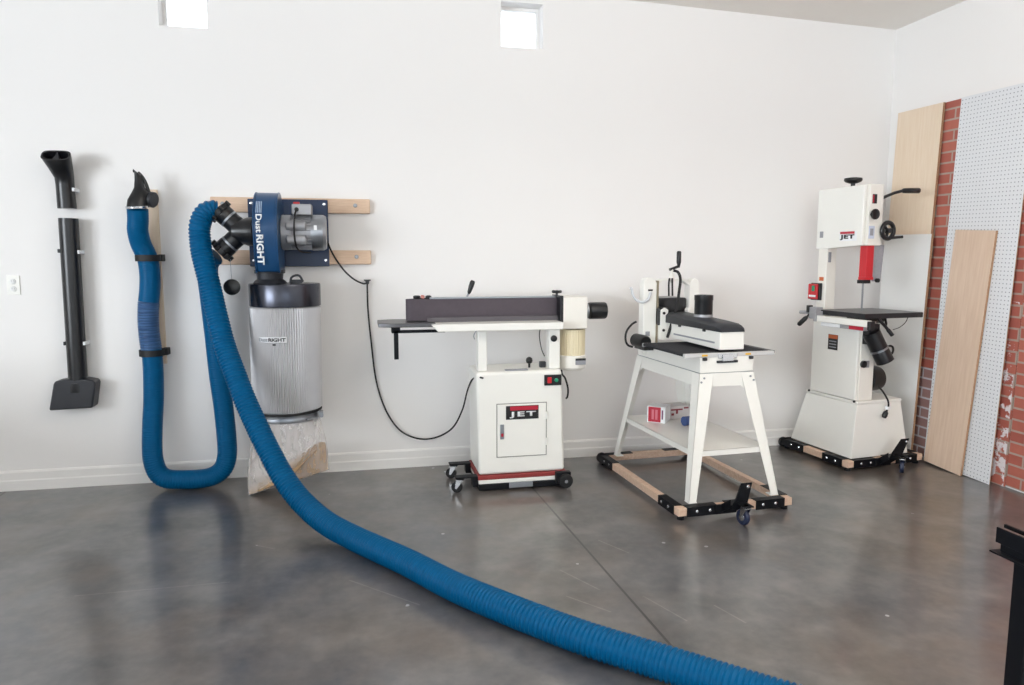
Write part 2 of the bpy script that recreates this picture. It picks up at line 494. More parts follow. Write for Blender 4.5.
def board(name, label, cat, y_left, xb, width, h, th, lean, tilt, mat, edge=None, group=None):
    """local x runs from the left edge (far) to the right edge (near), local y into the wall"""
    o = thing(name, label, cat, (xb, y_left, 0.0), R(-90), group, local=True) if edge else None
    b = B(); b.box(0, width, 0, th, 0, h)
    if edge:
        b.done('core', edge, o, .0008)
        b = B(); b.box(.0005, width - .0005, -.0012, .0, .0005, h - .0005); b.done('face', mat, o)
    else:
        me_o = b.done(name, mat, None, .0008)
        for v in me_o.data.vertices: v.co += me_o.location
        o = me_o; o.location = (xb, y_left, 0); tag(o, label, cat, group)
    o.rotation_euler = Euler((-R(lean), R(tilt), R(-90)), 'XYZ')
    o.location.z = (math.sin(R(tilt)) * width if tilt > 0 else 0) + .001
    return o


board('brick_panel', 'red brick-patterned wall panel with flaking whitewash near its bottom, left of the dark seam', 'wall panel', 4.61, 3.886, 1.03, 2.448, .006, .12, .6, MBRICK)
board('brick_panel', 'red brick-patterned wall panel at the right edge of the photo, right of the dark seam', 'wall panel', 3.575, 3.886, 1.22, 2.44, .006, .12, .6, MBRICKP)
board('plywood_sheet', 'tall narrow plywood sheet leaning in the corner behind the bandsaw', 'plywood sheet', 4.715, 3.825, .415, 2.455, .018, .95, 1.0, MPLY, MEDGE)
board('pegboard_sheet', 'tall white perforated pegboard sheet leaning on the brick panels', 'pegboard', 4.176, 3.832, .538, 2.445, .006, 1.08, 1.3, MPEG, MEDGE)
board('plywood_plank', 'short pale plywood plank leaning against the white pegboard', 'plywood plank', 4.140, 3.802, .310, 1.585, .016, 1.45, 3.1, MPLY2, MEDGE)
board('laminate_panel', 'white laminate panel with brown edges leaning behind the bandsaw table', 'panel', 4.70, 3.794, .440, 1.578, .018, 1.1, .9, M('white_laminate', (232, 232, 230), .35, var=.01), MEDGE)

# ------------------------------------------------------------------ wall socket
o = thing('wall_outlet', 'white duplex wall outlet left of the black wand', 'outlet', (-2.02, YB, 1.195))
b = B(); b.box(-2.055, -1.985, YB - .006, YB, 1.197, 1.312); b.done('cover_plate', MWHITE, o, .002)
for z in (1.277, 1.232):
    b = B(); b.lathe([(.0165, 0), (.0165, .003), (.014, .004)], (-2.02, YB - .006, z), (0, -1, 0), 20)
    s_ = b.done('socket', M('socket_white', (222, 222, 220), .4), o, smooth=30)
    for dx in (-.006, .006):
        b = B(); b.box(-2.02 + dx - .001, -2.02 + dx + .001, YB - .0105, YB - .010, z - .001, z + .007); b.done('slot', MGREYL, s_)

# ------------------------------------------------------------------ black wand fittings on the wall
YW = YB - .062


def oval_ring(c, rx, ry, xa, ya, n=28, p=2.6):
    c = Vector(c); xa = Vector(xa).normalized(); ya = Vector(ya).normalized(); r = []
    for i in range(n):
        a = 2 * math.pi * i / n; ca, sa = math.cos(a), math.sin(a)
        r.append(c + xa * rx * math.copysign(abs(ca) ** (2 / p), ca) + ya * ry * math.copysign(abs(sa) ** (2 / p), sa))
    return r


o = thing('crevice_nozzle', 'bent black twin-mouth nozzle hanging at the top of the wand set', 'nozzle', (-1.70, YB, 1.69))
tip = Vector((-1.682, YW - .095, 1.990)); up_d = Vector((-.06, -.74, .67)).normalized()
b = B(); X = (1, 0, 0)
rg = [oval_ring((-1.680, YW, 1.705), .050, .052, X, (0, 1, 0), p=2), oval_ring((-1.682, YW, 1.84), .048, .050, X, (0, 1, 0), p=2),
      oval_ring((-1.681, YW - .006, 1.885), .050, .048, X, (0, .95, .2), p=2.2), oval_ring((-1.683, YW - .045, 1.942), .062, .044, X, (0, .8, .55), p=2.8),
      oval_ring(tip, .074, .040, X, (0, .67, .74), p=3.4), oval_ring(tip + up_d * .012, .076, .041, X, (0, .67, .74), p=3.4),
      oval_ring(tip + up_d * .012, .066, .031, X, (0, .67, .74), p=3.4), oval_ring(tip - up_d * .06, .05, .022, X, (0, .67, .74), p=3)]
b.rings(rg); b.done('nozzle_body', MBLACK, o, smooth=50)
b = B(); cdir = Vector((0, .67, .74)).normalized()
b.prism([(-.012, -.03), (.012, -.03), (.004, .006), (-.004, .006)], 'y', -.002, .002)
bmesh.ops.delete(b.bm, geom=b.bm.verts[:], context='VERTS')
c0 = tip + up_d * .006
b.rings([[c0 + Vector((s * w, 0, 0)) + cdir * q + up_d * u for s, u in ((-1, 0), (1, 0), (1, -.05), (-1, -.05))] for w, q in ((.020, -.034), (.006, .002), (.003, .030))])
b.done('divider', MCHAR, o)
o = tag(B().tube([(-1.678, YW, 1.648), (-1.683, YW, 1.16), (-1.688, YW, .672)], .052, 28).done('extension_tube', MBLACK, None, smooth=40),
        'long straight black extension tube on the wall above the floor nozzle', 'tube')
o = thing('floor_nozzle', 'wide flared black floor nozzle at the bottom of the wand set', 'nozzle', (-1.70, YB, .50))
b = B()
b.rings([oval_ring((-1.690, YW, .668), .056, .056, X, (0, 1, 0), p=2, n=40), oval_ring((-1.690, YW, .650), .060, .056, X, (0, 1, 0), p=2.4, n=40),
         oval_ring((-1.692, YW, .612), .062, .054, X, (0, 1, 0), p=2.6, n=40)])
b.done('neck', MBLACK, o, smooth=45)
b = B()
b.prism([(-1.800, .684), (-1.745, .694), (-1.640, .694), (-1.585, .682), (-1.578, .660), (-1.588, .600), (-1.603, .515), (-1.842, .508), (-1.822, .600), (-1.808, .665)], 'y', YW - .052, YW + .052)
b.done('hood', MCHAR, o, .012, seg=3)
for i, (x, z, side, on) in enumerate([(-1.634, 1.814, 'upper right', 'bent black nozzle'), (-1.734, 1.457, 'upper left', 'black extension tube'), (-1.630, 1.451, 'upper right', 'black extension tube'),
                                      (-1.740, .907, 'lower left', 'black extension tube'), (-1.634, .905, 'lower right', 'black extension tube')]):
    sgn = 1 if x > -1.69 else -1
    b = B(); b.box(x - .007, x + .007, YW - .024, YB, z - .011, z + .011)
    tag(b.done('tube_clip', MPRINT if sgn > 0 else MBLACK, None, .003), f'small {"white" if sgn > 0 else "black"} wall clip at the {side} of the {on}', 'clip', 'clips holding the black wand set')

# ------------------------------------------------------------------ hose hanger board, straps
o = thing('hanger_board', 'narrow vertical pine board on the wall behind the hanging blue hose', 'board', (-1.242, YB, .76))
b = B(); b.box(-1.288, -1.196, YB - .019, YB, .76, 1.828); b.done('plank', MPLY, o, .002)
for z, xc_ in ((1.415, -1.246), (.842, -1.256)):
    b = B(); n = 24
    b.rings([oval_ring((xc_, 4.692, z - .019), .0715, .0715, (1, 0, 0), (0, 1, 0), p=2, n=36), oval_ring((xc_, 4.692, z + .019), .0715, .0715, (1, 0, 0), (0, 1, 0), p=2, n=36),
             oval_ring((xc_, 4.692, z + .019), .0675, .0675, (1, 0, 0), (0, 1, 0), p=2, n=36), oval_ring((xc_, 4.692, z - .019), .0675, .0675, (1, 0, 0), (0, 1, 0), p=2, n=36)], close=True)
    b.box(xc_ + .055, -1.168, 4.70, 4.762, z - .019, z + .022); b.box(xc_ + .02, -1.200, 4.755, 4.771, z - .015, z + .015)
    tag(b.done('hose_strap', MBLKR, o, smooth=40), 'black strap clip')


# ------------------------------------------------------------------ hoses
def hose(pts, r, amp, pitch, name, mat, parent, seg=26, per=6):
    P = catmull(pts, pitch / per)
    b = B(); b.tube(P, lambda i, a: r + amp * math.sin(2 * math.pi * i / per + a), seg)
    return b.done(name, mat, parent, smooth=80), P


# the hanging hose: handle at the top, down to a U bend, up to the lower inlet of the collector
wh = thing('hanging_hose', 'blue hose hanging in a long loop on the wall from its black handle', 'hose', (-1.25, 4.69, 0))
up_pts = [(-1.268, 4.62, 1.700), (-1.273, 4.635, 1.640), (-1.282, 4.65, 1.575), (-1.276, 4.675, 1.499), (-1.250, 4.692, 1.415), (-1.243, 4.697, 1.32), (-1.247, 4.695, 1.236), (-1.258, 4.692, 1.15)]
scr = [(-1.258, 4.692, 1.15), (-1.265, 4.69, 1.05), (-1.264, 4.69, .95), (-1.258, 4.69, .862)]
dn = [(-1.258, 4.69, .862), (-1.254, 4.69, .80), (-1.255, 4.69, .70), (-1.262, 4.69, .55), (-1.270, 4.665, .40), (-1.274, 4.645, .27), (-1.268, 4.630, .18), (-1.24, 4.615, .105), (-1.19, 4.605, .070), (-1.10, 4.60, .0605),
      (-1.00, 4.595, .0605), (-.92, 4.595, .074), (-.862, 4.595, .120), (-.836, 4.60, .20), (-.836, 4.61, .32), (-.848, 4.625, .50), (-.868, 4.64, .70), (-.880, 4.63, .95), (-.890, 4.615, 1.15), (-.893, 4.59, 1.27), (-.885, 4.55, 1.36), (-.862, 4.515, 1.405), (-.835, 4.50, 1.428)]
hose(up_pts, .0575, .0005, .012, 'hose_sleeve', MHOSE, wh)
hose(scr, .059, .0022, .014, 'gathered_section', MSCR, wh)
hose(dn, .0575, .0013, .0115, 'hose_wall', MHOSE, wh)
b = B(); dv = Vector((.05, .15, -1)).normalized(); c0 = Vector((-1.2675, 4.617, 1.706))
b.lathe([(.0625, 0), (.0625, .014)], c0 + dv * .0, -dv, 32); b.done('clamp', MCHROME, wh, .002, smooth=40)
# handle: tapered elbow with a long finger lever and a round gate cap
b = B()
b.rings([oval_ring((-1.267, 4.618, 1.716), .058, .058, (1, 0, 0), (0, 1, .1), p=2), oval_ring((-1.262, 4.622, 1.755), .058, .056, (1, 0, .05), (0, 1, 0), p=2),
         oval_ring((-1.254, 4.63, 1.795), .046, .048, (1, 0, .1), (0, 1, 0), p=2), oval_ring((-1.254, 4.632, 1.825), .029, .036, (1, 0, .05), (0, 1, 0), p=2),
         oval_ring((-1.256, 4.63, 1.87), .021, .026, (1, 0, 0), (0, 1, 0), p=2), oval_ring((-1.259, 4.628, 1.905), .017, .022, (1, 0, -.1), (0, 1, 0), p=2),
         oval_ring((-1.264, 4.626, 1.915), .016, .019, (1, 0, -.6), (0, 1, 0), p=2), oval_ring((-1.272, 4.624, 1.920), .013, .015, (.7, 0, -1), (0, 1, 0), p=2), oval_ring((-1.280, 4.623, 1.918), .008, .010, (.1, 0, -1), (0, 1, 0), p=2)])
b.tube(catmull([(-1.258, 4.63, 1.912), (-1.240, 4.635, 1.892), (-1.222, 4.64, 1.855), (-1.208, 4.645, 1.80)], .01), .010, 10)
hd = b.done('handle', MBLACK, wh, smooth=60)
b = B(); b.lathe([(.034, 0), (.042, .008), (.042, .050), (.036, .054), (.046, .058), (.046, .074), (.040, .080)], (-1.250, 4.66, 1.770), (.70, -.25, -.15), 30); b.done('end_cap', MCHAR, hd, smooth=40)

# the long floor hose
fh = thing('floor_hose', 'long ribbed blue hose running from the collector down across the concrete floor', 'hose', (0, 3.4, 0))
fp = [(-.815, 4.50, 1.688), (-.840, 4.49, 1.690), (-.866, 4.475, 1.675), (-.886, 4.46, 1.640), (-.897, 4.445, 1.590), (-.897, 4.44, 1.530), (-.888, 4.42, 1.45), (-.864, 4.39, 1.347), (-.836, 4.36, 1.232), (-.802, 4.31, 1.09), (-.755, 4.245, .92),
      (-.702, 4.175, .79), (-.640, 4.10, .643), (-.573, 4.02, .511), (-.502, 3.93, .388), (-.425, 3.84, .268), (-.330, 3.74, .165), (-.205, 3.60, .092), (-.06, 3.43, .063), (.06, 3.265, .0605), (.186, 3.085, .0605), (.325, 2.86, .0605), (.468, 2.665, .0605), (.735, 2.345, .0605), (.975, 2.110, .0605), (1.165, 1.925, .0605), (1.40, 1.70, .0605)]
hose(fp, .0570, .0036, .0165, 'hose_wall', MHOSE, fh, 30)

# ------------------------------------------------------------------ dust collector
for z0, z1, nm in ((1.698, 1.790, 'upper'), (1.374, 1.464, 'lower')):
    o = thing('wooden_rail', f'{nm} horizontal pine rail on the wall behind the dust collector', 'rail', (-.41, YB, z0), group='pine rails behind the collector')
    b = B(); b.box(-.892, .072, YB - .038, YB, z0, z1); b.done('plank', MWOODR, o, .006)
    for x in (-.02, -.82):
        b = B(); b.lathe([(.013, 0), (.013, .002), (.008, .005)], (x, YB - .038, (z0 + z1) / 2 + .004), (0, -1, 0), 14); b.done('screw', MSTEEL, o, smooth=30)

dc = thing('dust_collector', 'wall-mounted blue dust collector with pleated silver filter canister and clear bag', 'dust collector', (-.45, 4.5, .02))
b = B(); b.box(-.672, -.190, YB - .053, YB - .0385, 1.362, 1.780); pl = b.done('mounting_plate', MNAVY, dc, .004)
for x, z in ((-.213, 1.752), (-.213, 1.400), (-.65, 1.40), (-.65, 1.752)):
    b = B(); b.lathe([(.010, 0), (.010, .003), (.006, .004), (.006, .010)], (x, YB - .052, z), (0, -1, 0), 12); b.done('bolt', MCHROME, pl, smooth=30)
# blower housing: a scroll seen edge on
CY, CZ, RB = 4.535, 1.585, .215
prof = []
for k in range(29):
    a = R(-14 + 208 * k / 28); prof.append((CY - RB * math.cos(a), CZ + RB * math.sin(a)))
prof = prof[:-1] + [(CY + .19, CZ - .02), (CY + .16, 1.40), (CY + .125, 1.335), (CY - .15, 1.335), (CY - .195, 1.42)]
b = B(); b.prism(prof, 'x', -.588, -.462); hs = b.done('blower_housing', MBLUE, dc, .010, smooth=25, seg=3)
b = B(); prof2 = [(CY + (y - CY) * 1.015, CZ + (z - CZ) * 1.015) for y, z in prof]
b.prism(prof2, 'x', -.466, -.458); b.done('flange', MBLUE, hs, .002, smooth=25)
b = B(); b.prism(prof2, 'x', -.592, -.584); b.done('flange', MBLUE, hs, .002, smooth=25)
for q in range(4):
    an = [math.asin((1.672 + .066 * k / 8 - CZ) / RB) for k in range(9)]
    arc = lambda rr, ks: [(CY - rr * math.cos(a_), CZ + rr * math.sin(a_)) for a_ in ks]
    b = B(); b.prism(arc(RB + .0018, an) + arc(RB - .001, an[::-1]), 'x', -.574 + q * .009, -.5695 + q * .009); b.done('stripe_mark', MSTRIPE, hs)


def wrap(o_, eps):
    """lay the lettering on the curved front of the housing"""
    iv = INV[o_.parent.name]; off = iv.translation
    bm = bmesh.new(); bm.from_mesh(o_.data)
    bmesh.ops.triangulate(bm, faces=bm.faces[:])
    for _ in range(3):
        bmesh.ops.subdivide_edges(bm, edges=[e for e in bm.edges if e.calc_length() > .02], cuts=1)
    for v in bm.verts:
        w = v.co - off; dz = w.z - CZ
        depth = (CY - .3) - w.y
        yy = CY - math.sqrt(max(1e-5, RB * RB - min(abs(dz), RB * .97) ** 2)) if dz > -.05 else CY - RB * math.cos(math.asin(.05 / RB)) + (abs(dz) - .05) * .10
        v.co.y = yy - eps - depth + off.y
    bm.to_mesh(o_.data); bm.free()


t1 = text('Dust', MPRINT, hs, (-.574, CY - .3, 1.664), (0, 0, -1), (1, 0, 0), .106, .034, .0008, .026)
t2 = text('RIGHT', MPRINT, hs, (-.574, CY - .3, 1.548), (0, 0, -1), (1, 0, 0), .172, .039, .0008, .038)
for t_ in (t1, t2): wrap(t_, .0022)
b = B(); b.lathe([(.090, 0), (.088, .02), (.078, .022), (.074, .055), (.088, .065), (.098, .078)], (-.528, 4.50, 1.345), (0, 0, -1), 36); b.done('outlet_collar', MCHAR, dc, smooth=35)
# motor
b = B(); MX0, MX1, MZ, MY = -.460, -.190, 1.568, 4.545
b.lathe([(.095, 0), (.105, .01), (.105, .06), (.100, .065)], (MX0, MY, MZ), (1, 0, 0), 48)
mo = b.done('motor', MALU, dc, smooth=30)
b = B()
for k in range(22):
    a = 2 * math.pi * k / 22; c_, s_ = math.cos(a), math.sin(a)
    m_ = Matrix.Translation((MX0 + .01, MY, MZ)) @ Matrix.Rotation(a, 4, 'X')
    b.box(0, .17, -.003, .003, .088, .103, m_)
b.lathe([(.092, .0), (.092, .175)], (MX0 + .01, MY, MZ), (1, 0, 0), 36); b.done('cooling_fins', MALU, mo)
b = B()
for z in (MZ + .035, MZ - .045):
    b.lathe([(.012, 0), (.030, .008), (.030, .110), (.024, .118)], (MX0 + .035, MY - .088, z), (1, 0, 0), 24)
b.done('capacitor_cover', MALU, mo, smooth=35)
b = B(); b.lathe([(.106, 0), (.107, .004), (.107, .068), (.097, .085), (.02, .086)], (MX1 - .090, MY, MZ), (1, 0, 0), 48); b.done('fan_cover', MSTEEL, mo, smooth=30)
b = B(); b.box(MX1 - .072, MX1 - .055, MY - .1075, MY - .10, MZ + .012, MZ + .040); b.done('rating_label', MPRINT, mo)
b = B(); b.box(-.388, -.272, 4.455, 4.56, 1.668, 1.733); jb = b.done('junction_box', MALU, mo, .008)
b = B(); b.lathe([(.013, 0), (.013, .006), (.008, .007)], (-.358, 4.456, 1.700), (0, -1, 0), 16); b.done('cable_gland', MBLACK, jb, smooth=30)
b = B(); b.box(-.382, -.345, 4.51, 4.55, 1.733, 1.748); b.done('reset_button', MRED, jb, .004)
b = B(); b.tube(catmull([(-.358, 4.448, 1.700), (-.368, 4.428, 1.66), (-.374, 4.424, 1.58), (-.370, 4.43, 1.51), (-.36, 4.46, 1.468), (-.335, 4.56, 1.45), (-.30, 4.70, 1.45)], .012), .005, 8); b.done('motor_lead', MBLKR, mo, smooth=60)
# inlet wye
JX, JZ, JY = -.700, 1.570, 4.50
b = B(); b.lathe([(.085, 0), (.083, .03), (.076, .05), (.074, .085), (.062, .115)], (-.612, JY, JZ), (-1, 0, .0), 36)
ud = Vector((-.70, 0, .66)).normalized(); ld = Vector((-.72, 0, -.66)).normalized(); j0 = Vector((-.668, JY, JZ))
b.lathe([(.058, 0), (.053, .12)], j0, ud, 32); b.lathe([(.058, 0), (.053, .12)], j0, ld, 32)
b.lathe([(.015, -.06), (.045, -.05), (.066, -.025), (.070, 0), (.066, .03)], j0, (-1, 0, 0), 32)
wy = b.done('inlet_wye', MBLACK, dc, smooth=45)
for dvec in (ud, ld):
    b = B(); b.lathe([(.0575, .100), (.0575, .112)], j0, dvec, 32); b.done('hose_clamp', MSTEEL, wy, .001, smooth=40)
    b = B(); b.lathe([(.056, .112), (.058, .118), (.058, .150), (.061, .152), (.061, .180), (.056, .184)], j0, dvec, 32)
    for k in range(6):
        q = dvec.to_track_quat('Z', 'Y'); a = k * math.pi / 3 + .3
        p0 = j0 + q @ Vector((.066 * math.cos(a), .066 * math.sin(a), .15)); p1 = j0 + q @ Vector((.066 * math.cos(a), .066 * math.sin(a), .182)); b.cyl(p0, p1, .010, seg=8)
    b.done('coupling', MBLACK, wy, smooth=40)
b = B(); b.lathe([(.044, 0), (.047, .003), (.047, .018), (.042, .021)], (-.742, 4.49, 1.245), (0, -1, 0), 32); pc = b.done('port_cap', MBLACK, dc, smooth=35)
b = B(); b.tube([(-.742, 4.482, 1.290), (-.744, 4.482, 1.34), (-.746, 4.49, 1.41)], .0015, 6); b.done('tether', MSTEEL, pc)
# canister
KX, KY = -.455, 4.50
b = B(); b.lathe([(.19, 0), (.206, .004), (.207, .015), (.207, .128), (.204, .136), (.09, .140)], (KX + .010, KY, 1.128), (0, 0, 1), 72); cl = b.done('canister_lid', MDARKST, dc, smooth=30)
b = B(); b.box(-.405, -.335, 4.37, 4.40, 1.268, 1.290); b.tube(catmull([(-.40, 4.36, 1.272), (-.39, 4.35, 1.305), (-.35, 4.35, 1.315), (-.325, 4.35, 1.275)], .01), .007, 8); b.done('clean_handle', MCHAR, cl, .002)
n = 184; b = B(); rs = []
for z in (.505, .512, 1.122, 1.129):
    ed = .010 if z in (.505, 1.129) else 0
    rs.append([(KX + (z - .50) * .012 + (.2030 - ed + (.0040 if i % 2 else -.0040)) * math.cos(2 * math.pi * i / n), KY + (.2030 - ed + (.0040 if i % 2 else -.0040)) * math.sin(2 * math.pi * i / n), z) for i in range(n)])
b.rings(rs); fc = b.done('filter_canister', MFILT, dc)


def on_can(o_, eps=.0005):
    off = INV[o_.parent.name].translation
    bm = bmesh.new(); bm.from_mesh(o_.data)
    for v in bm.verts:
        w = v.co - off; dep = (KY - .4) - w.y; a = R(270) + (w.x - KX) / .21
        rr = .2100 + eps + dep
        v.co = Vector((KX + .005 + rr * math.cos(a), KY + rr * math.sin(a), w.z)) + off
    bm.to_mesh(o_.data); bm.free()


b = B()
for i in range(20): b.box(-.600 + i * .0085, -.600 + (i + 1) * .0085, KY - .4, KY - .3985, .929, .962)
lp = b.done('name_label', M('silver_label', (212, 212, 214), .35), fc); on_can(lp, .0)
on_can(text('Dust', MGREYL, fc, (-.596, KY - .4, .935), (1, 0, 0), (0, 0, 1), .056, .021, .0008, .012), .0018)
on_can(text('RIGHT', MBPRINT, fc, (-.534, KY - .4, .935), (1, 0, 0), (0, 0, 1), .098, .021, .0008, .03), .0018)
b = B(); b.box(-.510, -.492, KY - .4, KY - .399, .912, .922); on_can(b.done('small_mark', MBPRINT, fc), .0018)
b = B(); b.lathe([(.19, 0), (.203, .002), (.206, .012), (.203, .022), (.203, .040), (.207, .050), (.200, .062)], (KX - .004, KY, .446), (0, 0, 1), 72); cr = b.done('clamp_ring', MSTEEL, dc, smooth=35)
b = B(); b.lathe([(.2045, 0), (.2085, .003), (.2085, .012), (.2045, .015)], (KX - .004, KY, .490), (0, 0, 1), 72); b.done('gasket', MBLKR, cr, smooth=30)
b = B(); b.box(-.335, -.262, 4.325, 4.345, .458, .470, Matrix.Translation((-.3, 4.33, 0)) @ Matrix.Rotation(R(32), 4, 'Z') @ Matrix.Translation((.3, -4.33, 0))); b.box(-.262, -.240, 4.385, 4.425, .458, .495); b.done('latch', MSTEEL, cr, .003)
# clear bag narrowing to a flat seam on the floor, sawdust in it


def bag_rings(shrink, z_top_fn=None, nr=16, n=48):
    L = Vector((-.690, 4.385, .006)); Rr = Vector((-.217, 4.46, .110)); out = []
    for k in range(nr + 1):
        f = k / nr; ring = []
        for i in range(n):
            a = 2 * math.pi * i / n; ca, sa = math.cos(a), math.sin(a)
            top = Vector((KX - .004 + .188 * ca, KY + .188 * sa, .452))
            u = (ca * .5 + .5); low = L.lerp(Rr, u); low = low + Vector((-.07, .5, 0)).normalized() * sa * .016
            e = f ** 1.5
            p = top.lerp(low, f); p.x = top.x + (low.x - top.x) * e; p.y = top.y + (low.y - top.y) * f ** 1.2
            w = .012 * noise.noise(Vector((a * 1.7, f * 4, 3.1))) * math.sin(math.pi * f)
            p += Vector((ca, sa, 0)) * (w + .02 * math.sin(math.pi * f))
            c = Vector((KX, KY - .02, p.z)); c.x = (L.x + Rr.x) / 2 * e + KX * (1 - e)
            p = c + (p - c) * shrink
            if z_top_fn: pass
            ring.append(p)
        out.append(ring)
    return out


b = B(); b.rings(bag_rings(1.0), cap=True); b.done('collection_bag', MBAG, dc, smooth=70)
b = B(); rr = bag_rings(.965)
sub = []
for ring in rr[3:]:
    nr_ = []
    for p in ring:
        q_ = max(0, min(1, (p.x + .46) / .22)); lvl = .125 + .15 * q_ * q_ * (3 - 2 * q_) - .095 * max(0, min(1, (-.42 - p.x) / .2)) + .004 * math.sin(p.x * 30)
        q = p.copy(); q.z = min(q.z + .003, lvl) if q.z > lvl else q.z + .003
        nr_.append(q)
    sub.append(nr_)
b.rings(sub, cap=True); b.done('sawdust', MSAW, dc, smooth=60)

# ------------------------------------------------------------------ cords
b = B(); b.box(.030, .058, YB - .004, YB, 1.262, 1.272); b.cyl((.044, YB, 1.256), (.044, YB - .045, 1.256), .0045, seg=10); b.lathe([(.012, 0), (.012, .004)], (.044, YB - .045, 1.256), (0, -1, 0), 12)
b.box(.022, .066, YB - .05, YB - .02, 1.268, 1.276)
tag(b.done('cord_hook', MBLACK, None), 'small black hook on the wall where the black cords meet', 'hook')
b = B(); b.tube(catmull([(-.196, 4.66, 1.520), (-.182, 4.70, 1.475), (-.152, 4.735, 1.413), (-.098, 4.742, 1.333), (-.036, 4.752, 1.276), (.018, 4.755, 1.250), (.036, 4.755, 1.252), (.048, 4.752, 1.262)], .012), .0055, 8)
tag(b.done('power_cord', MBLKR, None, smooth=60), 'short black cord drooping from the collector motor to the wall hook', 'cord')
b = B(); b.tube(catmull([(.044, 4.755, 1.256), (.043, 4.765, 1.20), (.045, 4.77, 1.07), (.059, 4.772, .88), (.086, 4.772, .612), (.145, 4.768, .407), (.235, 4.76, .266), (.356, 4.75, .203), (.478, 4.74, .208), (.585, 4.71, .275), (.640, 4.62, .415), (.655, 4.48, .57), (.662, 4.33, .665), (.680, 4.215, .700), (.702, 4.170, .702), (.708, 4.176, .700)], .015), .0055, 8)
tag(b.done('power_cord', MBLKR, None, smooth=60), 'long black cord sagging from the wall hook down to the edge sander cabinet', 'cord')

# ------------------------------------------------------------------ edge sander
es = thing('edge_sander', 'white edge sander with a long grey belt on two posts above a cabinet', 'sander', (.95, 4.42, .02))
b = B(); b.frust((.690, 1.236, 4.252, 4.60), .095, (.676, 1.212, 4.250, 4.575), .735)
cb = b.done('cabinet', MWHITE, es, .022, seg=4)
b = B(); b.box(.682, 1.246, 4.244, 4.612, .067, .095); b.done('red_stripe', MREDST, cb, .006)
b = B(); b.box(.686, 1.242, 4.248, 4.608, .040, .067); b.done('plinth', MWHITE, cb, .006)
b = B(); b.box(.806, 1.110, 4.2445, 4.256, .208, .532); dr = b.done('door', MWHITE, es, .002)
b = B(); b.box(.8, 1.116, 4.2495, 4.255, .202, .538); b.done('door_gap', M('panel_gap', (150, 148, 142), .6), dr)
b = B(); b.box(.822, .846, 4.239, 4.245, .318, .410); lt = b.done('latch', MSTEEL, dr, .002)
b = B(); b.box(.827, .841, 4.236, 4.240, .335, .355); b.done('latch_key', MREDL, lt)
for z in (.455, .29):
    b = B(); b.cyl((1.116, 4.246, z - .022), (1.116, 4.246, z + .022), .007, seg=12); b.done('hinge', MWHITE, dr, smooth=40)
b = B(); b.box(.858, 1.062, 4.2415, 4.2445, .438, .522); lg = b.done('name_plate', MBPRINT, dr)
b = B(); b.box(.884, 1.058, 4.2408, 4.2415, .494, .519); b.done('red_band', MREDL, lg)
text('JET', MPRINT, lg, (.880, 4.2413, .446), (1, 0, 0), (0, 0, 1), .165, .040, .0008, .03, spacing=1.25)
b = B(); b.box(1.098, 1.206, 4.238, 4.2525, .640, .706); sw = b.done('switch_box', MBLACK, es, .004)
b = B(); b.box(1.115, 1.142, 4.231, 4.239, .655, .692); b.done('stop_button', MRED, sw, .003)
b = B(); b.lathe([(.012, 0), (.012, .006), (.009, .008)], (1.172, 4.238, .673), (0, -1, 0), 16); b.done('start_button', MGREEN, sw, smooth=40)
b = B(); b.box(.860, 1.00, 4.262, 4.30, .7345, .742); b.done('stop_bar', MGREYL, cb, .002)
# posts
for x0, x1 in ((.694, .752), (1.138, 1.208)):
    b = B(); b.box(x0, x1, 4.285, 4.36, .735, 1.0); b.done('post', MWHITE, es, .006)
b = B(); b.lathe([(.018, 0), (.020, .004), (.020, .012), (.014, .016)], (1.165, 4.285, .925), (0, -1, 0), 24); b.done('tilt_knob', MBLACK, es, smooth=40)
b = B(); b.cyl((1.03, 4.36, .737), (1.03, 4.36, .765), .007, seg=10); b.lathe([(.006, -.022), (.018, -.014), (.022, 0), (.018, .014), (.006, .022)], (1.03, 4.36, .782), (0, 0, 1), 16); b.done('lock_knob', MBLACK, es, smooth=60)
b = B(); b.box(1.098, 1.136, 4.35, 4.385, .735, .772); b.done('cable_box', MCHAR, es, .004)
b = B(); b.tube(catmull([(1.10, 4.36, .985), (1.095, 4.36, .93), (1.108, 4.355, .85), (1.13, 4.355, .80)], .012), .003, 6); b.done('cable', MBLKR, es, smooth=60)
# table
b = B(); b.prism([(.412, 1.026), (.425, 1.031), (1.205, 1.031), (1.205, .988), (.448, .988)], 'y', 4.20, 4.385); b.done('table', MWHITE, es, .004)
b = B(); b.box(.50, 1.20, 4.385, 4.44, .985, 1.028); b.done('bed', MOFFW, es, .003)
b = B(); b.tube(catmull([(.690, 4.30, .985), (.672, 4.30, .95), (.682, 4.30, .92)], .01), .003, 6); b.done('tilt_stop', MSTEEL, es)
# belt over its platen and two drums
b = B(); y0, y1, xa, xb_ = 4.385, 4.475, .322, 1.20; ring = []
rb = (y1 - y0) / 2; pts = []
for k in range(13): a = R(90 + 180 * k / 12); pts.append((xa + rb * math.cos(a), (y0 + y1) / 2 + rb * math.sin(a)))
for k in range(13): a = R(-90 + 180 * k / 12); pts.append((xb_ + rb * math.cos(a), (y0 + y1) / 2 + rb * math.sin(a)))
b.prism(pts, 'z', 1.040, 1.168); b.done('sanding_belt', MBELT, es, smooth=30)
b = B(); b.box(.40, 1.225, 4.352, 4.362, 1.031, 1.060); b.done('platen_strip', M('grey_strip', (92, 88, 92), .5, .2), es, .001)
b = B(); b.box(.42, 1.21, 4.40, 4.47, 1.168, 1.178); b.done('top_guard', MSTEEL, es, .002)
b = B(); b.cyl((.652, 4.43, 1.178), (.668, 4.43, 1.215), .006, seg=10); lv = b.done('tension_lever', MSTEEL, es, smooth=40)
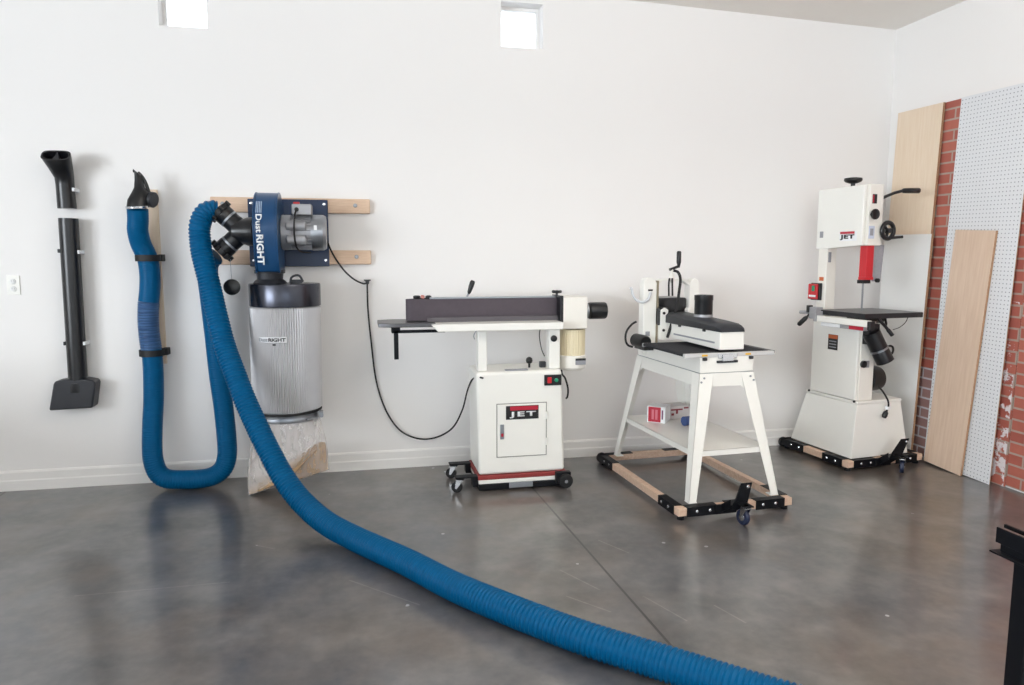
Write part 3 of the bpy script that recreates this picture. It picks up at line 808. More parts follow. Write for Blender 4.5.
b = B(); b.lathe([(.006, 0), (.012, .012), (.016, .05), (.016, .078), (.010, .088)], (.662, 4.43, 1.195), (.32, 0, .95), 16); b.done('lever_grip', MBLACK, lv, smooth=50)
b = B(); b.lathe([(.020, 0), (.022, .004), (.022, .016), (.014, .020)], (.345, 4.43, 1.170), (0, 0, 1), 20); b.lathe([(.016, 0), (.018, .004), (.018, .018), (.010, .022)], (.415, 4.43, 1.168), (0, 0, 1), 20); b.box(.33, .43, 4.415, 4.445, 1.166, 1.176); tk = b.done('idler_bracket', MBLACK, es, smooth=40)
b = B(); b.lathe([(.012, 0), (.012, .014)], (.378, 4.42, 1.176), (.2, -.3, 1), 14); b.done('tracking_nut', MPINK, tk, smooth=40)
# wing table for the idler end
b = B(); b.prism([(.108, 4.30), (.20, 4.26), (.44, 4.26), (.44, 4.45), (.40, 4.56), (.20, 4.58), (.108, 4.54)], 'z', 1.012, 1.036); wg = b.done('wing_table', MIRON, es, .004)
b = B(); b.box(.195, .50, 4.30, 4.325, .975, .992); b.box(.185, .235, 4.30, 4.395, .975, 1.012); b.done('wing_arm', MBLKM, wg, .002)
b = B(); b.box(.198, .224, 4.31, 4.336, .818, .985); b.done('wing_leg', MBLKM, wg, .002)
# end housing, motor, dust port
b = B(); b.box(1.228, 1.388, 4.30, 4.52, .978, 1.178); hb = b.done('end_housing', MOFFW, es, .008)
b = B(); b.box(1.212, 1.232, 4.30, 4.50, 1.020, 1.185); b.done('belt_scraper', MBLACK, hb, .003)
b = B(); b.cyl((1.21, 4.38, 1.178), (1.21, 4.38, 1.20), .008, seg=10)
for k in range(5): a = k * 2 * math.pi / 5; b.lathe([(.008, 0), (.011, .006), (.011, .014), (.006, .018)], (1.21 + .022 * math.cos(a), 4.38 + .022 * math.sin(a), 1.198), (0, 0, 1), 10)
b.lathe([(.022, 0), (.024, .006), (.022, .016)], (1.21, 4.38, 1.198), (0, 0, 1), 20); b.done('star_knob', MBLACK, hb, smooth=50)
b = B(); mcx, mcy = 1.318, 4.41
n = 60; b.rings([[(mcx + (.083 + (.003 if i % 2 else 0)) * math.cos(2 * math.pi * i / n), mcy + (.083 + (.003 if i % 2 else 0)) * math.sin(2 * math.pi * i / n), z) for i in range(n)] for z in (.795, .970)]); mt = b.done('motor', MCREAM, es, smooth=20)
b = B(); b.lathe([(.05, 0), (.078, .006), (.090, .022), (.090, .095), (.086, .100)], (mcx, mcy, .706), (0, 0, 1), 40); b.done('fan_cover', MOFFW, mt, smooth=35)
b = B(); b.box(1.318, 1.385, 4.318, 4.34, .750, .785); b.done('rating_label', MGREYL, mt)
b = B(); b.box(1.318, 1.385, 4.3165, 4.319, .777, .790); b.done('label_band', MBPRINT, mt)
b = B(); b.lathe([(.050, 0), (.050, .028)], (1.388, 4.40, 1.083), (1, 0, 0), 32); b.done('port_collar', MSTEEL, hb, smooth=40)
b = B(); b.lathe([(.052, 0), (.054, .006), (.054, .10), (.050, .108), (.046, .108), (.046, .05)], (1.430, 4.40, 1.083), (1, 0, 0), 36); b.done('dust_port', MBLACK, es, smooth=35)
b = B(); b.tube(catmull([(1.255, 4.42, .72), (1.258, 4.41, .68), (1.264, 4.36, .66), (1.274, 4.33, .60), (1.270, 4.33, .545), (1.255, 4.34, .53)], .012), .006, 8); b.done('motor_lead', MBLKR, es, smooth=60)


# ------------------------------------------------------------------ mobile bases
def caster(root, x, y, r=.040, yaw=0, wz=0, plate=None):
    m_ = Matrix.Translation((x, y, 0)) @ Matrix.Rotation(yaw, 4, 'Z')
    b = B(); z = r
    for s in (-1, 1):
        b.prism([(-.020, z + r + .012), (.022, z + r + .012), (.030, z - .006), (.018, z - .010)], 'x', s * .017 - .0015, s * .017 + .0015)
    b.box(-.0185, .0185, -.022, .024, z + r + .010, z + r + .016); b.cyl((0, .001, z + r + .016), (0, .001, z + r + .028), .014, seg=14)
    bmesh.ops.transform(b.bm, matrix=m_, verts=b.bm.verts[:])
    f = b.done('caster', MCHROME, root, .001)
    b = B(); b.lathe([(r * .55, -.012), (r * .93, -.012), (r, -.007), (r, .007), (r * .93, .012), (r * .55, .012)], (0, .020, z), (1, 0, 0), 28)
    bmesh.ops.transform(b.bm, matrix=m_, verts=b.bm.verts[:]); w = b.done('wheel', MBLUEW, f, smooth=35)
    b = B(); b.lathe([(.008, -.019), (r * .5, -.012), (r * .5, .012), (.008, .019)], (0, .020, z), (1, 0, 0), 18)
    bmesh.ops.transform(b.bm, matrix=m_, verts=b.bm.verts[:]); b.done('hub', MCHROME, f, smooth=35)
    return f


MBLUEW = M('dark_blue_rubber', (30, 40, 66), .45)


def mobile_base(label, loc, rot, Wd, Ln, cx, cy, group, yaw_, lean_):
    root = thing('mobile_base', label, 'mobile base', loc, rot, group, local=True)
    t_, z0, z1 = .044, .026, .070
    for q in ((0, Wd, 0, t_), (.0, Wd, Ln - t_, Ln), (0, t_, t_, Ln - t_), (Wd - t_, Wd, t_, Ln - t_)):
        b = B(); b.box(q[0], q[1], q[2], q[3], z0, z1); b.done('rail', MWOODB, root, .003)
    for ix, iy in ((0, 0), (1, 0), (0, 1), (1, 1)):
        sx, sy = (1 if ix == 0 else -1), (1 if iy == 0 else -1); X0, Y0 = ix * Wd, iy * Ln
        b = B(); fx = .060 if iy == 0 else 0.
        # wings along both rails outside, plus a low foot pad
        b.box(X0 + sx * (.05 if iy == 0 else -.003), X0 + sx * .235, Y0 - sy * .003, Y0 + sy * .0, z0 - .006, z1 + .003)
        b.box(X0 + sx * (.05 if iy == 0 else -.003), X0 + sx * .235, Y0, Y0 + sy * (t_ + .003), z1, z1 + .003)
        b.box(X0 - sx * .003, X0, Y0 + sy * (.05 if iy == 0 else -.003), Y0 + sy * .235, z0 - .006, z1 + .003)
        b.box(X0, X0 + sx * (t_ + .003), Y0 + sy * (.05 if iy == 0 else 0), Y0 + sy * .235, z1, z1 + .003)
        b.cyl((X0 + sx * .03, Y0 + sy * .03, 0), (X0 + sx * .03, Y0 + sy * .03, z0), .020, seg=14)
        br = b.done('corner_bracket', MBLKM, root)
        for dd in (.11, .19):
            b = B(); b.lathe([(.009, 0), (.009, .003), (.005, .006)], (X0 + sx * dd, Y0 - sy * .003, .048), (0, -sy, 0), 10); b.done('bolt', MCHROME, br)
            b = B(); b.lathe([(.009, 0), (.009, .003), (.005, .006)], (X0 - sx * .003, Y0 + sy * dd, .048), (-sx, 0, 0), 10); b.done('bolt', MCHROME, br)
    for s, X0 in ((1, 0), (-1, Wd)):     # fixed wheels at the back corners
        b = B(); b.lathe([(.012, -.012), (.034, -.012), (.036, -.008), (.036, .008), (.034, .012), (.012, .012)], (X0 + s * .030, Ln + .022, .036), (0, 1, 0), 24)
        b.lathe([(.010, -.018), (.010, .018)], (X0 + s * .030, Ln + .022, .036), (0, 1, 0), 12)
        b.done('rear_wheel', MBLKR, root, smooth=35)
    # swing-out caster on a pedal bracket at the front
    b = B()
    b.box(cx - .095, cx + .035, -.012, 0, z0 - .004, z1 + .006)
    py_ = cy + .055
    b.prism([(cx - .055, .075), (cx + .040, .075), (cx + .055 + lean_, .215), (cx - .012 + lean_, .215), (cx - .030, .125)], 'y', py_, py_ + .008)
    for xx in (cx - .060, cx + .034): b.prism([(0, z0), (0, z1 + .004), (py_ + .006, .130), (py_ + .006, .078), (py_ * .55, .060)], 'x', xx, xx + .006)
    b.box(cx - .055, cx + .038, py_, -.006, .092, .098)
    b.box(cx - .030, cx + .030, cy - .030, py_ + .004, .108, .114)
    pd = b.done('pedal_bracket', MBLKM, root, .002)
    b = B(); b.lathe([(.010, 0), (.010, .003), (.006, .006)], (cx + .028 + lean_, cy + .055, .195), (0, -1, 0), 12); b.done('bolt', MCHROME, pd)
    caster(root, cx, cy, .043, R(yaw_))
    return root


# ------------------------------------------------------------------ edge sander's base
root = thing('mobile_base', 'low black wheeled base under the edge sander cabinet', 'mobile base', (.95, 4.42, 0), 0, 'mobile bases under the machines')
b = B()
for q in ((.690, .880, 4.235, 4.28), (1.02, 1.235, 4.235, 4.28), (.690, 1.235, 4.575, 4.61), (.688, .72, 4.28, 4.575), (1.205, 1.236, 4.28, 4.575)): b.box(q[0], q[1], q[2], q[3], .006, .040)
b.done('frame', MBLKM, root, .003)
b = B(); b.box(.876, 1.024, 4.228, 4.236, .014, .046); b.done('connector_plate', MSTEEL, root, .001)
INVS = INV[root.name]
for yy in (4.27, 4.56):
    b = B(); b.box(.545, .684, yy - .030, yy + .030, .086, .095); b.box(.650, .684, yy - .030, yy + .030, .030, .088); b.done('outrigger', MBLKM, root, .003)
    m_ = Matrix.Translation((.575, yy - .022, 0)) @ Matrix.Rotation(R(70), 4, 'Z')
    b = B(); z = r = .034
    for s in (-1, 1): b.prism([(-.020, z + r + .012), (.022, z + r + .012), (.030, z - .006), (.018, z - .010)], 'x', s * .017 - .0015, s * .017 + .0015)
    b.box(-.0185, .0185, -.022, .024, z + r + .009, z + r + .014); b.box(-.008, .008, .03, .065, z - .002, z + .006)
    bmesh.ops.transform(b.bm, matrix=m_, verts=b.bm.verts[:]); f = b.done('caster', MCHROME, root, .001)
    b = B(); b.lathe([(r * .4, -.013), (r * .93, -.013), (r, -.008), (r, .008), (r * .93, .013), (r * .4, .013)], (0, .020, z), (1, 0, 0), 28)
    bmesh.ops.transform(b.bm, matrix=m_, verts=b.bm.verts[:]); b.done('wheel', MBLKR, f, smooth=35)
for yy in (4.233, 4.640):
    b = B(); b.box(1.168, 1.262, yy - .028, yy + .01, .028, .098); b.done('wheel_bracket', MBLKM, root, .004)
    b = B(); b.lathe([(.01, -.016), (.042, -.016), (.045, -.011), (.045, .011), (.042, .016), (.01, .016)], (1.225, yy - .035, .046), (0, 1, 0), 28); wf = b.done('fixed_wheel', MBLKR, root, smooth=35)
    b = B(); b.lathe([(.010, -.019), (.010, .002)], (1.225, yy - .035, .046), (0, 1, 0), 14); b.done('axle', MCHROME, wf, smooth=40)

for o_ in (es, root): o_.location.x -= .012; o_.location.y -= .065

# ------------------------------------------------------------------ drum sander
DL, DR_ = (1.650, 3.458, 0), R(3.4)
mobile_base('long wooden wheeled base with black corners under the drum sander stand', DL, DR_, .712, 1.13, .315, -.150, 'mobile bases under the machines', 8, .015)
ds = thing('drum_sander', 'white open-ended drum sander on a splayed stand with a shelf', 'sander', DL, DR_, local=True)
X0t, X1t, Y0t, Y1t, ZT = .196, .540, .160, .970, .775
X0b, X1b, Y0b, Y1b, ZB = .090, .658, .052, 1.078, .0735
for ix in (0, 1):
    for iy in (0, 1):
        tx, ty = (X0t, X1t)[ix], (Y0t, Y1t)[iy]; bx, by = (X0b, X1b)[ix], (Y0b, Y1b)[iy]; sx, sy = (1, -1)[ix], (1, -1)[iy]
        wt, wb, th = .085, .045, .004
        b = B()
        # face along x (front/back face of the angle) and face along y (side face)
        for ax in (0, 1):
            def pt(base, w, t):
                (px, py) = base
                return ((px, px + sx * w), (py, py + sy * t)) if ax == 0 else ((px, px + sx * t), (py, py + sy * w))
            (a0, a1), (c0, c1) = pt((bx, by), wb, th); (e0, e1), (g0, g1) = pt((tx, ty), wt, th)
            p = [(a0, c0, ZB), (a1, c0, ZB), (a1, c1, ZB), (a0, c1, ZB), (e0, g0, ZT), (e1, g0, ZT), (e1, g1, ZT), (e0, g1, ZT)]
            b.hull(p, [(3, 2, 1, 0), (4, 5, 6, 7), (0, 1, 5, 4), (1, 2, 6, 5), (2, 3, 7, 6), (3, 0, 4, 7)])
        b.box(bx, bx + sx * .05, by, by + sy * .05, ZB, ZB + .004)
        lg_ = b.done('leg', MWHITE, ds)
        if iy == 0:
            for q in ((.045, .750), (.026, .728)):
                off_ = (ZT - q[1]) * (ty - by) / (ZT - ZB)
                b = B(); b.lathe([(.006, 0), (.006, .004)], (tx + sx * (q[0] - .02), ty - off_, q[1]), (0, -1, 0), 8); b.done('bolt', MSTEEL, lg_)
# aprons with arched lower corners
arch = lambda a, c: [(a, ZT), (c, ZT), (c, .66), (c - .065, .685), (c - .085, .700), (a + .085, .700), (a + .065, .685), (a, .66)]
for yy in (Y0t, Y1t - .004):
    b = B(); b.prism(arch(X0t + .002, X1t - .002), 'y', yy - .001, yy + .004); b.done('apron', MWHITE, ds)
for xx in (X0t, X1t - .004):
    b = B(); b.prism(arch(Y0t + .002, Y1t - .002), 'x', xx - .001, xx + .004); b.done('apron', MWHITE, ds)
# shelf with folded lip
zs = .352; fr = (zs - ZB) / (ZT - ZB)
sx0, sx1, sy0, sy1 = X0b + (X0t - X0b) * fr + .004, X1b + (X1t - X1b) * fr - .004, Y0b + (Y0t - Y0b) * fr + .004, Y1b + (Y1t - Y1b) * fr - .004
b = B(); b.box(sx0, sx1, sy0, sy1, zs - .003, zs)
for q in ((sx0, sx1, sy0, sy0 + .003), (sx0, sx1, sy1 - .003, sy1), (sx0, sx0 + .003, sy0, sy1), (sx1 - .003, sx1, sy0, sy1)): b.box(q[0], q[1], q[2], q[3], zs - .032, zs)
b.done('shelf', MWHITE, ds)
# conveyor frame
b = B(); b.box(.200, .536, .164, .966, ZT + .002, .868); bd = b.done('conveyor_frame', MWHITE, ds, .004)
b = B(); b.box(.198, .538, .162, .968, ZT - .001, ZT + .002); b.done('seam_gasket', MGREYL, bd)
# conveyor: belt over a long table, rollers at the two ends
b = B(); b.box(.118, .648, .185, .70, .872, .888); b.lathe([(.010, 0), (.010, .51)], (.118, .188, .878), (0, 1, 0), 20); b.lathe([(.010, 0), (.010, .51)], (.648, .188, .878), (0, 1, 0), 20); cv = b.done('conveyor_belt', MCONV, ds, smooth=35)
b = B(); b.box(.098, .668, .160, .180, .866, .889); er = b.done('edge_rail', MALUL, ds, .002)
b = B(); b.box(.108, .668, .70, .715, .864, .887); b.done('edge_rail', MALU, ds, .002)
for x in (.205, .480):
    b = B(); b.box(x, x + .035, .1585, .160, .872, .882); b.done('warning_label', MYEL, er)
b = B(); b.box(.305, .425, .155, .161, .858, .884); b.box(.33, .40, .148, .156, .842, .880); b.done('tracking_plate', MCHROME, er, .002)
b = B(); b.box(.30, .43, .153, .164, .832, .845); b.done('slot_bar', MCHAR, bd, .001)
for x in (.222, .515):
    b = B(); b.box(x - .012, x + .012, .148, .164, .848, .866); b.done('tension_bolt', MCHAR, er, .003)
b = B(); b.prism([(.648, .18), (.70, .20), (.70, .50), (.648, .78)], 'z', .868, .885); b.done('outfeed_wing', MIROND, ds, .002)
# head
b = B(); prof = [(.165, .903), (.165, 1.004), (.78, 1.012), (.78, .912)]
b.prism(prof, 'x', .318, .474); hd = b.done('head', MWHITE, ds, .006)
b = B(); b.box(.3155, .3185, .22, .70, .935, .945); b.done('side_rib', MGREYL, hd, .001)
b = B()
secs = []
for y, zt, x0, x1 in ((.158, 1.030, .322, .470), (.172, 1.042, .316, .476), (.21, 1.052, .314, .478), (.32, 1.058, .312, .48), (.55, 1.066, .308, .484), (.80, 1.072, .305, .487)):
    c_ = (x0 + x1) / 2; secs.append([(x0, y, 1.004), (x0, y, zt - .022), (x0 + .018, y, zt - .005), (x0 + .05, y, zt), (x1 - .05, y, zt), (x1 - .018, y, zt - .005), (x1, y, zt - .022), (x1, y, 1.004)])
b.rings(secs); hc = b.done('drum_cover', MCHAR, ds, .003, smooth=35)
for y in (.33, .62):
    b = B(); b.box(.308, .318, y - .012, y + .012, .992, 1.012); b.done('cover_latch', MBLACK, hc, .002)
b = B(); b.lathe([(.056, 0), (.056, .018)], (.405, .50, 1.060), (0, 0, 1), 36); pb = b.done('port_base', MALU, hc, smooth=40)
b = B(); b.lathe([(.053, 0), (.054, .004), (.054, .085), (.056, .090), (.056, .118), (.048, .118), (.046, .05)], (.405, .50, 1.076), (0, 0, 1), 40); b.done('dust_port', MBLACK, ds, smooth=35)
# height frame: two uprights with rounded tops and a thin bridge
for x0, x1, zt in ((.170, .262, 1.290), (.496, .566, 1.284)):
    xm = (x0 + x1) / 2; b = B(); r_ = (x1 - x0) / 2
    pr = [(x0, .80), (x0, zt - .035), (x0 + .012, zt - .012), (x0 + .035, zt), (x1 - .035, zt), (x1 - .012, zt - .012), (x1, zt - .035), (x1, .80)]
    b.prism(pr, 'y', .835, .905); b.done('upright', MWHITE, ds, .005)
b = B(); b.box(.262, .272, .828, .90, .86, 1.27); b.done('slide_track', M('brass_grey', (150, 140, 120), .4, .3), ds)
b = B(); b.prism([(.262, 1.235), (.262, 1.262), (.30, 1.282), (.46, 1.282), (.498, 1.262), (.498, 1.235), (.455, 1.268), (.305, 1.268)], 'y', .845, .895); b.done('bridge', MWHITE, ds, .002)
b = B(); b.box(.200, .232, .833, .836, 1.205, 1.216); b.done('printed_mark', MBPRINT, ds)
b = B(); b.box(.188, .218, .833, .836, .915, .945); b.done('printed_mark', MGREYL, ds)
# slide bracket, drive motor
b = B(); b.prism([(.272, .895), (.272, 1.085), (.30, 1.10), (.325, 1.085), (.325, .895)], 'y', .79, .835); sb = b.done('slide_bracket', MWHITE, ds, .004)
for z in (1.065, .955):
    b = B(); b.lathe([(.009, 0), (.009, .006)], (.292, .79, z), (0, -1, 0), 12); b.done('bolt', MBLACK, sb)
b = B(); b.prism([(.462, 1.03), (.462, 1.085), (.475, 1.10), (.49, 1.085), (.49, 1.03)], 'y', .79, .835); b.done('slide_bracket', MWHITE, ds, .004)
b = B(); b.box(.258, .490, .86, 1.06, 1.03, 1.158); b.box(.262, .33, .80, .87, .985, 1.10); dm = b.done('drum_motor', MBLACK, ds, .010)
b = B(); b.lathe([(.008, 0), (.008, .09)], (.382, .868, 1.255), (0, 0, 1), 12); b.lathe([(.018, 0), (.018, .03)], (.382, .868, 1.282), (0, 0, 1), 16); b.done('height_screw', MOFFW, ds, smooth=40)
b = B(); b.tube([(.365, .868, 1.340), (.385, .868, 1.346), (.425, .868, 1.360), (.434, .868, 1.361)], .009, 10); ck = b.done('crank', MBLACK, ds, smooth=50)
b = B(); b.lathe([(.008, 0), (.010, .01), (.015, .03), (.015, .095), (.010, .102)], (.430, .868, 1.358), (0, 0, 1), 16); b.done('crank_grip', MBLACK, ck, smooth=50)
for q in ([(.375, .835, 1.335), (.40, .82, 1.325), (.408, .80, 1.28), (.39, .78, 1.20), (.365, .76, 1.10), (.33, .745, 1.02), (.300, .74, .93), (.292, .745, .90)], [(.352, .84, 1.285), (.345, .835, 1.25), (.350, .84, 1.17)], [(.372, .84, 1.285), (.370, .835, 1.25), (.376, .84, 1.17)]):
    b = B(); b.tube(catmull(q, .014), .009 if len(q) > 4 else .006, 8); b.done('cable', MBLKR, ds, smooth=60)
b = B(); b.lathe([(.035, 0), (.043, .006), (.043, .125), (.036, .14)], (.150, .90, .885), (.06, -1, 0), 30); b.box(.125, .19, .72, .86, .838, .862); cm = b.done('feed_motor', MBLACK, ds, smooth=35)
b = B(); b.tube(catmull([(.155, .90, 1.005), (.125, .91, .985), (.095, .92, .94), (.088, .92, .89), (.105, .92, .85), (.145, .915, .835)], .012), .007, 8); b.done('power_lead', MBLKR, ds, smooth=60)
b = B(); b.tube(catmull([(.085, .865, 1.222), (.098, .86, 1.220), (.103, .855, 1.185), (.122, .84, 1.150), (.152, .825, 1.135), (.185, .822, 1.145), (.208, .825, 1.175), (.215, .832, 1.205)], .010), .0085, 10); b.done('hose_hook', M('frosted_plastic', (206, 209, 214), .35), ds, smooth=60)

# cartons on its shelf
mD = Matrix.Translation(DL) @ Matrix.Rotation(DR_, 4, 'Z')


def on_ds(o_, x, y, z, rz):
    o_.matrix_world = mD @ Matrix.Translation((x, y, z)) @ Matrix.Rotation(rz, 4, 'Z')


o = thing('abrasive_carton', 'red and white carton lying on the drum sander shelf, left of the other carton', 'carton', (0, 0, 0), local=True)
on_ds(o, .255, .79, zs + .0005, R(-43))
b = B(); b.box(-.060, .060, 0, .12, 0, .105); b.done('box_body', MPRINT, o, .001)
b = B(); b.box(-.052, .030, -.0015, 0, .004, .102); rp = b.done('red_panel', MREDL, o)
for x in (-.030, -.006):
    b = B(); b.box(x, x + .016, -.002, -.0015, .02, .085); b.done('faint_print', M('pale_red_print', (206, 110, 124), .5), rp)
b = B(); b.box(.036, .046, -.0015, 0, .025, .085); b.done('side_print', M('mauve_print', (120, 80, 110), .5), o)
o = thing('abrasive_carton', 'white carton with dark red lettering on the drum sander shelf beside the front leg', 'carton', (0, 0, 0), local=True)
on_ds(o, .450, .852, zs + .0005, R(4))
b = B(); b.box(-.075, .085, 0, .125, 0, .085); b.done('box_body', M('grey_white_card', (206, 202, 200), .6), o, .001)
b = B(); b.box(-.058, .03, -.0015, 0, .058, .068); b.box(-.02, -.005, -.0015, 0, .035, .058); b.box(.04, .075, -.0015, 0, .066, .076); b.box(-.055, -.035, -.0015, 0, .025, .04); b.done('red_lettering', M('dark_red_print', (134, 48, 56), .5), o)
b = B(); b.lathe([(.012, 0), (.030, 0), (.030, .075), (.012, .075)], (0, 0, .0305), (1, 0, 0), 24)
o = b.done('abrasive_roll', MBLUEP, None, smooth=40); tag(o, 'small blue wrapped roll lying in front of the white carton', 'roll')
o.matrix_world = mD @ Matrix.Translation((.42, .665, zs + .001)) @ Matrix.Rotation(R(8), 4, 'Z')

# ------------------------------------------------------------------ bandsaw
SL, SR_ = (3.140, 4.062, 0), R(6)
mobile_base('wooden wheeled base with black corners under the bandsaw', SL, SR_, .640, .66, .318, -.135, 'mobile bases under the machines', -47, .055)
bs = thing('bandsaw', 'white floor-standing bandsaw with red blade guard in the room corner', 'bandsaw', SL, SR_, local=True)
b = B(); b.frust((.055, .548, .035, .630), .0735, (.078, .450, .030, .515), .445); b.box(.075, .453, .027, .518, .445, .466); base = b.done('stand_base', MWHITE, bs, .006)
b = B(); b.box(.098, .215, .045, .470, .466, 1.000); lw = b.done('lower_wheel_housing', MOFFW, bs, .005)
b = B(); b.box(.074, .098, .050, .475, .468, .985); ldr = b.done('lower_door', MWHITE, bs, .008)
b = B(); b.lathe([(.020, 0), (.024, .004), (.024, .016), (.018, .020)], (.118, .045, .715), (0, -1, 0), 20); b.done('door_knob', MBLACK, lw, smooth=40)
b = B(); b.box(.142, .170, .039, .046, .690, .735); b.done('key_plate', MGREYL, lw, .001)
b = B(); b.box(.0725, .0745, .228, .318, .785, .890); wl = b.done('warning_sticker', MBPRINT, ldr)
b = B(); b.box(.0718, .0728, .230, .316, .862, .888); b.done('orange_band', MORANGE, wl)
b = B()
for z in (.800, .820, .840): b.box(.0718, .0728, .24, .306, z, z + .007)
b.done('sticker_print', MGREYL, wl)
for y in (.05, .48):
    b = B(); b.lathe([(.008, 0), (.008, .008)], (.075, y, .463), (-1, 0, 0), 10); b.done('bolt', MBLACK, base)
b = B(); b.box(.066, .150, .364, .448, .98, 1.52); b.done('column', MOFFW, bs, .006)
b = B(); b.box(.078, .100, .3605, .3645, 1.385, 1.455); b.done('column_label', MGREYL, bs)
b = B(); b.box(.090, .205, .036, .470, 1.495, 1.890); uh = b.done('upper_wheel_housing', MOFFW, bs, .006)
b = B(); b.prism([(.056, 1.495), (.056, 1.885), (.474, 1.885), (.474, 1.475), (.40, 1.475)], 'x', .062, .090); ud_ = b.done('upper_door', MWHITE, bs, .009, seg=3)
b = B(); b.box(.060, .0625, .405, .438, 1.555, 1.598); b.done('door_latch', MGREYL, ud_, .001)
lgp = Vector((.0615, .252, 1.535))
b = B(); b.box(.0605, .0622, .098, .250, 1.528, 1.592); lb = b.done('name_plate', MPRINT, ud_)
b = B(); b.box(.0598, .0606, .118, .246, 1.574, 1.590); b.done('red_band', MREDL, lb)
text('JET', MBPRINT, lb, (.0605, .246, 1.534), (0, -1, 0), (0, 0, 1), .128, .036, .0008, .05, spacing=1.1)
b = B(); b.box(.112, .148, .0345, .0365, 1.765, 1.825); st_ = b.done('side_sticker', MBPRINT, uh)
b = B(); b.box(.114, .124, .0338, .0346, 1.77, 1.82); b.done('red_print', MREDL, st_)
b = B(); b.box(.096, .142, .0345, .0365, 1.540, 1.622); st2 = b.done('scale_plate', M('pale_blue_plate', (198, 206, 222), .5), uh)
b = B(); b.box(.106, .132, .0338, .0346, 1.560, 1.605); b.done('scale_print', MGREYL, st2)
b = B(); b.lathe([(.012, 0), (.012, .02), (.022, .022), (.034, .026), (.034, .034), (.024, .038)], (.112, .036, 1.695), (0, -1, 0), 24); b.done('tracking_knob', MBLACK, bs, smooth=45)
b = B(); b.cyl((.140, .24, 1.89), (.140, .24, 1.935), .014, seg=14); b.lathe([(.024, 0), (.050, .010), (.058, .020), (.056, .034), (.022, .040)], (.140, .24, 1.912), (0, 0, 1), 28); b.done('tension_knob', MBLACK, bs, smooth=45)
# handwheel for the guide post
hw = Vector((.232, .016, 1.592))
b = B(); b.tube([hw + Vector((.048 * math.cos(a), 0, .052 * math.sin(a))) for a in (2 * math.pi * k / 28 for k in range(28))], .014, 10, close=True)
b.lathe([(.016, -.02), (.018, .012)], hw, (0, 1, 0), 16)
for a in (.3, 2.4, 4.5): b.bar(hw, hw + Vector((.048 * math.cos(a), 0, .052 * math.sin(a))), .010, .014, (0, 1, 0))
hwo = b.done('handwheel', MBLACK, bs, smooth=50)
b = B(); b.cyl(hw + Vector((.012, -.012, -.048)), hw + Vector((.085, -.040, -.040)), .009, seg=12); b.done('spinner_handle', MBLACK, hwo, smooth=40)
b = B(); b.cyl((.195, .06, 1.592), hw, .012, seg=12); b.done('handwheel_shaft', MSTEEL, hwo, smooth=40)
# quick tension lever at the back
b = B(); b.tube([(.200, .10, 1.785), (.27, .095, 1.815), (.34, .09, 1.842), (.415, .085, 1.860)], .010, 10); b.tube([(.245, .095, 1.805), (.245, .095, 1.62)], .004, 8); tl = b.done('tension_lever', MBLACK, bs, smooth=50)
b = B(); b.lathe([(.008, 0), (.016, .012), (.018, .06), (.018, .140), (.012, .146)], (.400, .085, 1.858), (1, -.02, .03), 16); b.done('lever_grip', MBLACK, tl, smooth=50)
# blade guard, guide cover, blade
b = B(); b.box(.100, .160, .045, .105, 1.285, 1.500); b.box(.092, .163, .04, .10, 1.272, 1.292); b.done('blade_guard', MRED, bs, .004)
b = B(); b.prism([(.166, 1.262), (.236, 1.262), (.252, 1.50), (.166, 1.50)], 'y', .055, .062); b.box(.162, .170, .055, .105, 1.285, 1.50); b.done('guard_back_plate', MGREYL, bs, .002)
b = B(); b.box(.095, .16, .06, .11, 1.248, 1.272); b.lathe([(.014, 0), (.014, .02)], (.200, .055, 1.268), (0, -1, 0), 14); b.done('blade_guide', MIROND, bs, .002)
b = B(); b.box(.118, .1195, .073, .089, 1.03, 1.26); b.done('blade', MSTEEL, bs)
# table, trunnion, fence rail
b = B(); b.box(-.028, .450, -.100, .325, 1.030, 1.062); tb = b.done('table', MIROND, bs, .003)
b = B(); b.box(-.024, .446, -.096, .321, 1.0622, 1.0630); b.done('ground_top', MIRON, tb)
b = B(); b.prism([(.03, 1.03), (.22, 1.03), (.20, .985), (.05, .985)], 'x', .12, .28); b.done('trunnion', MIROND, bs, .004)
b = B(); b.box(-.075, -.030, -.165, .275, .985, 1.026); b.done('fence_rail', MWHITE, bs, .004)
b = B(); b.box(-.062, -.030, -.135, .24, .958, .985); fs = b.done('scale_bar', MALU, bs, .003)
b = B(); b.box(-.064, -.0615, -.13, -.01, .960, .983); b.done('red_print', MREDL, fs)
b = B(); b.box(-.064, -.0615, .07, .24, .960, .983); b.done('white_print', MPRINT, fs)
b = B(); b.box(-.070, -.030, -.190, -.165, .968, 1.022); b.done('rail_end_block', MIROND, bs, .004)
b = B(); b.box(-.09, -.02, .270, .288, .985, 1.055); b.box(-.070, -.01, .288, .355, 1.0, 1.080); b.done('fence_head', MALU, bs, .004)
b = B(); b.box(-.08, -.04, .353, .372, 1.040, 1.09); b.tube([(-.06, .36, 1.03), (-.08, .366, 1.005)], .008, 8); fhd = b.done('fence_lock', MBLACK, bs, .002)
b = B(); b.lathe([(.010, 0), (.016, .02), (.016, .075), (.010, .085)], (-.075, .364, 1.012), (-.30, .40, -.55), 16); b.done('lock_grip', MBLACK, fhd, smooth=50)
b = B(); b.cyl((-.04, .372, 1.04), (-.055, .46, 1.035), .012, seg=14); b.done('rail_stub', MALU, bs, smooth=40)
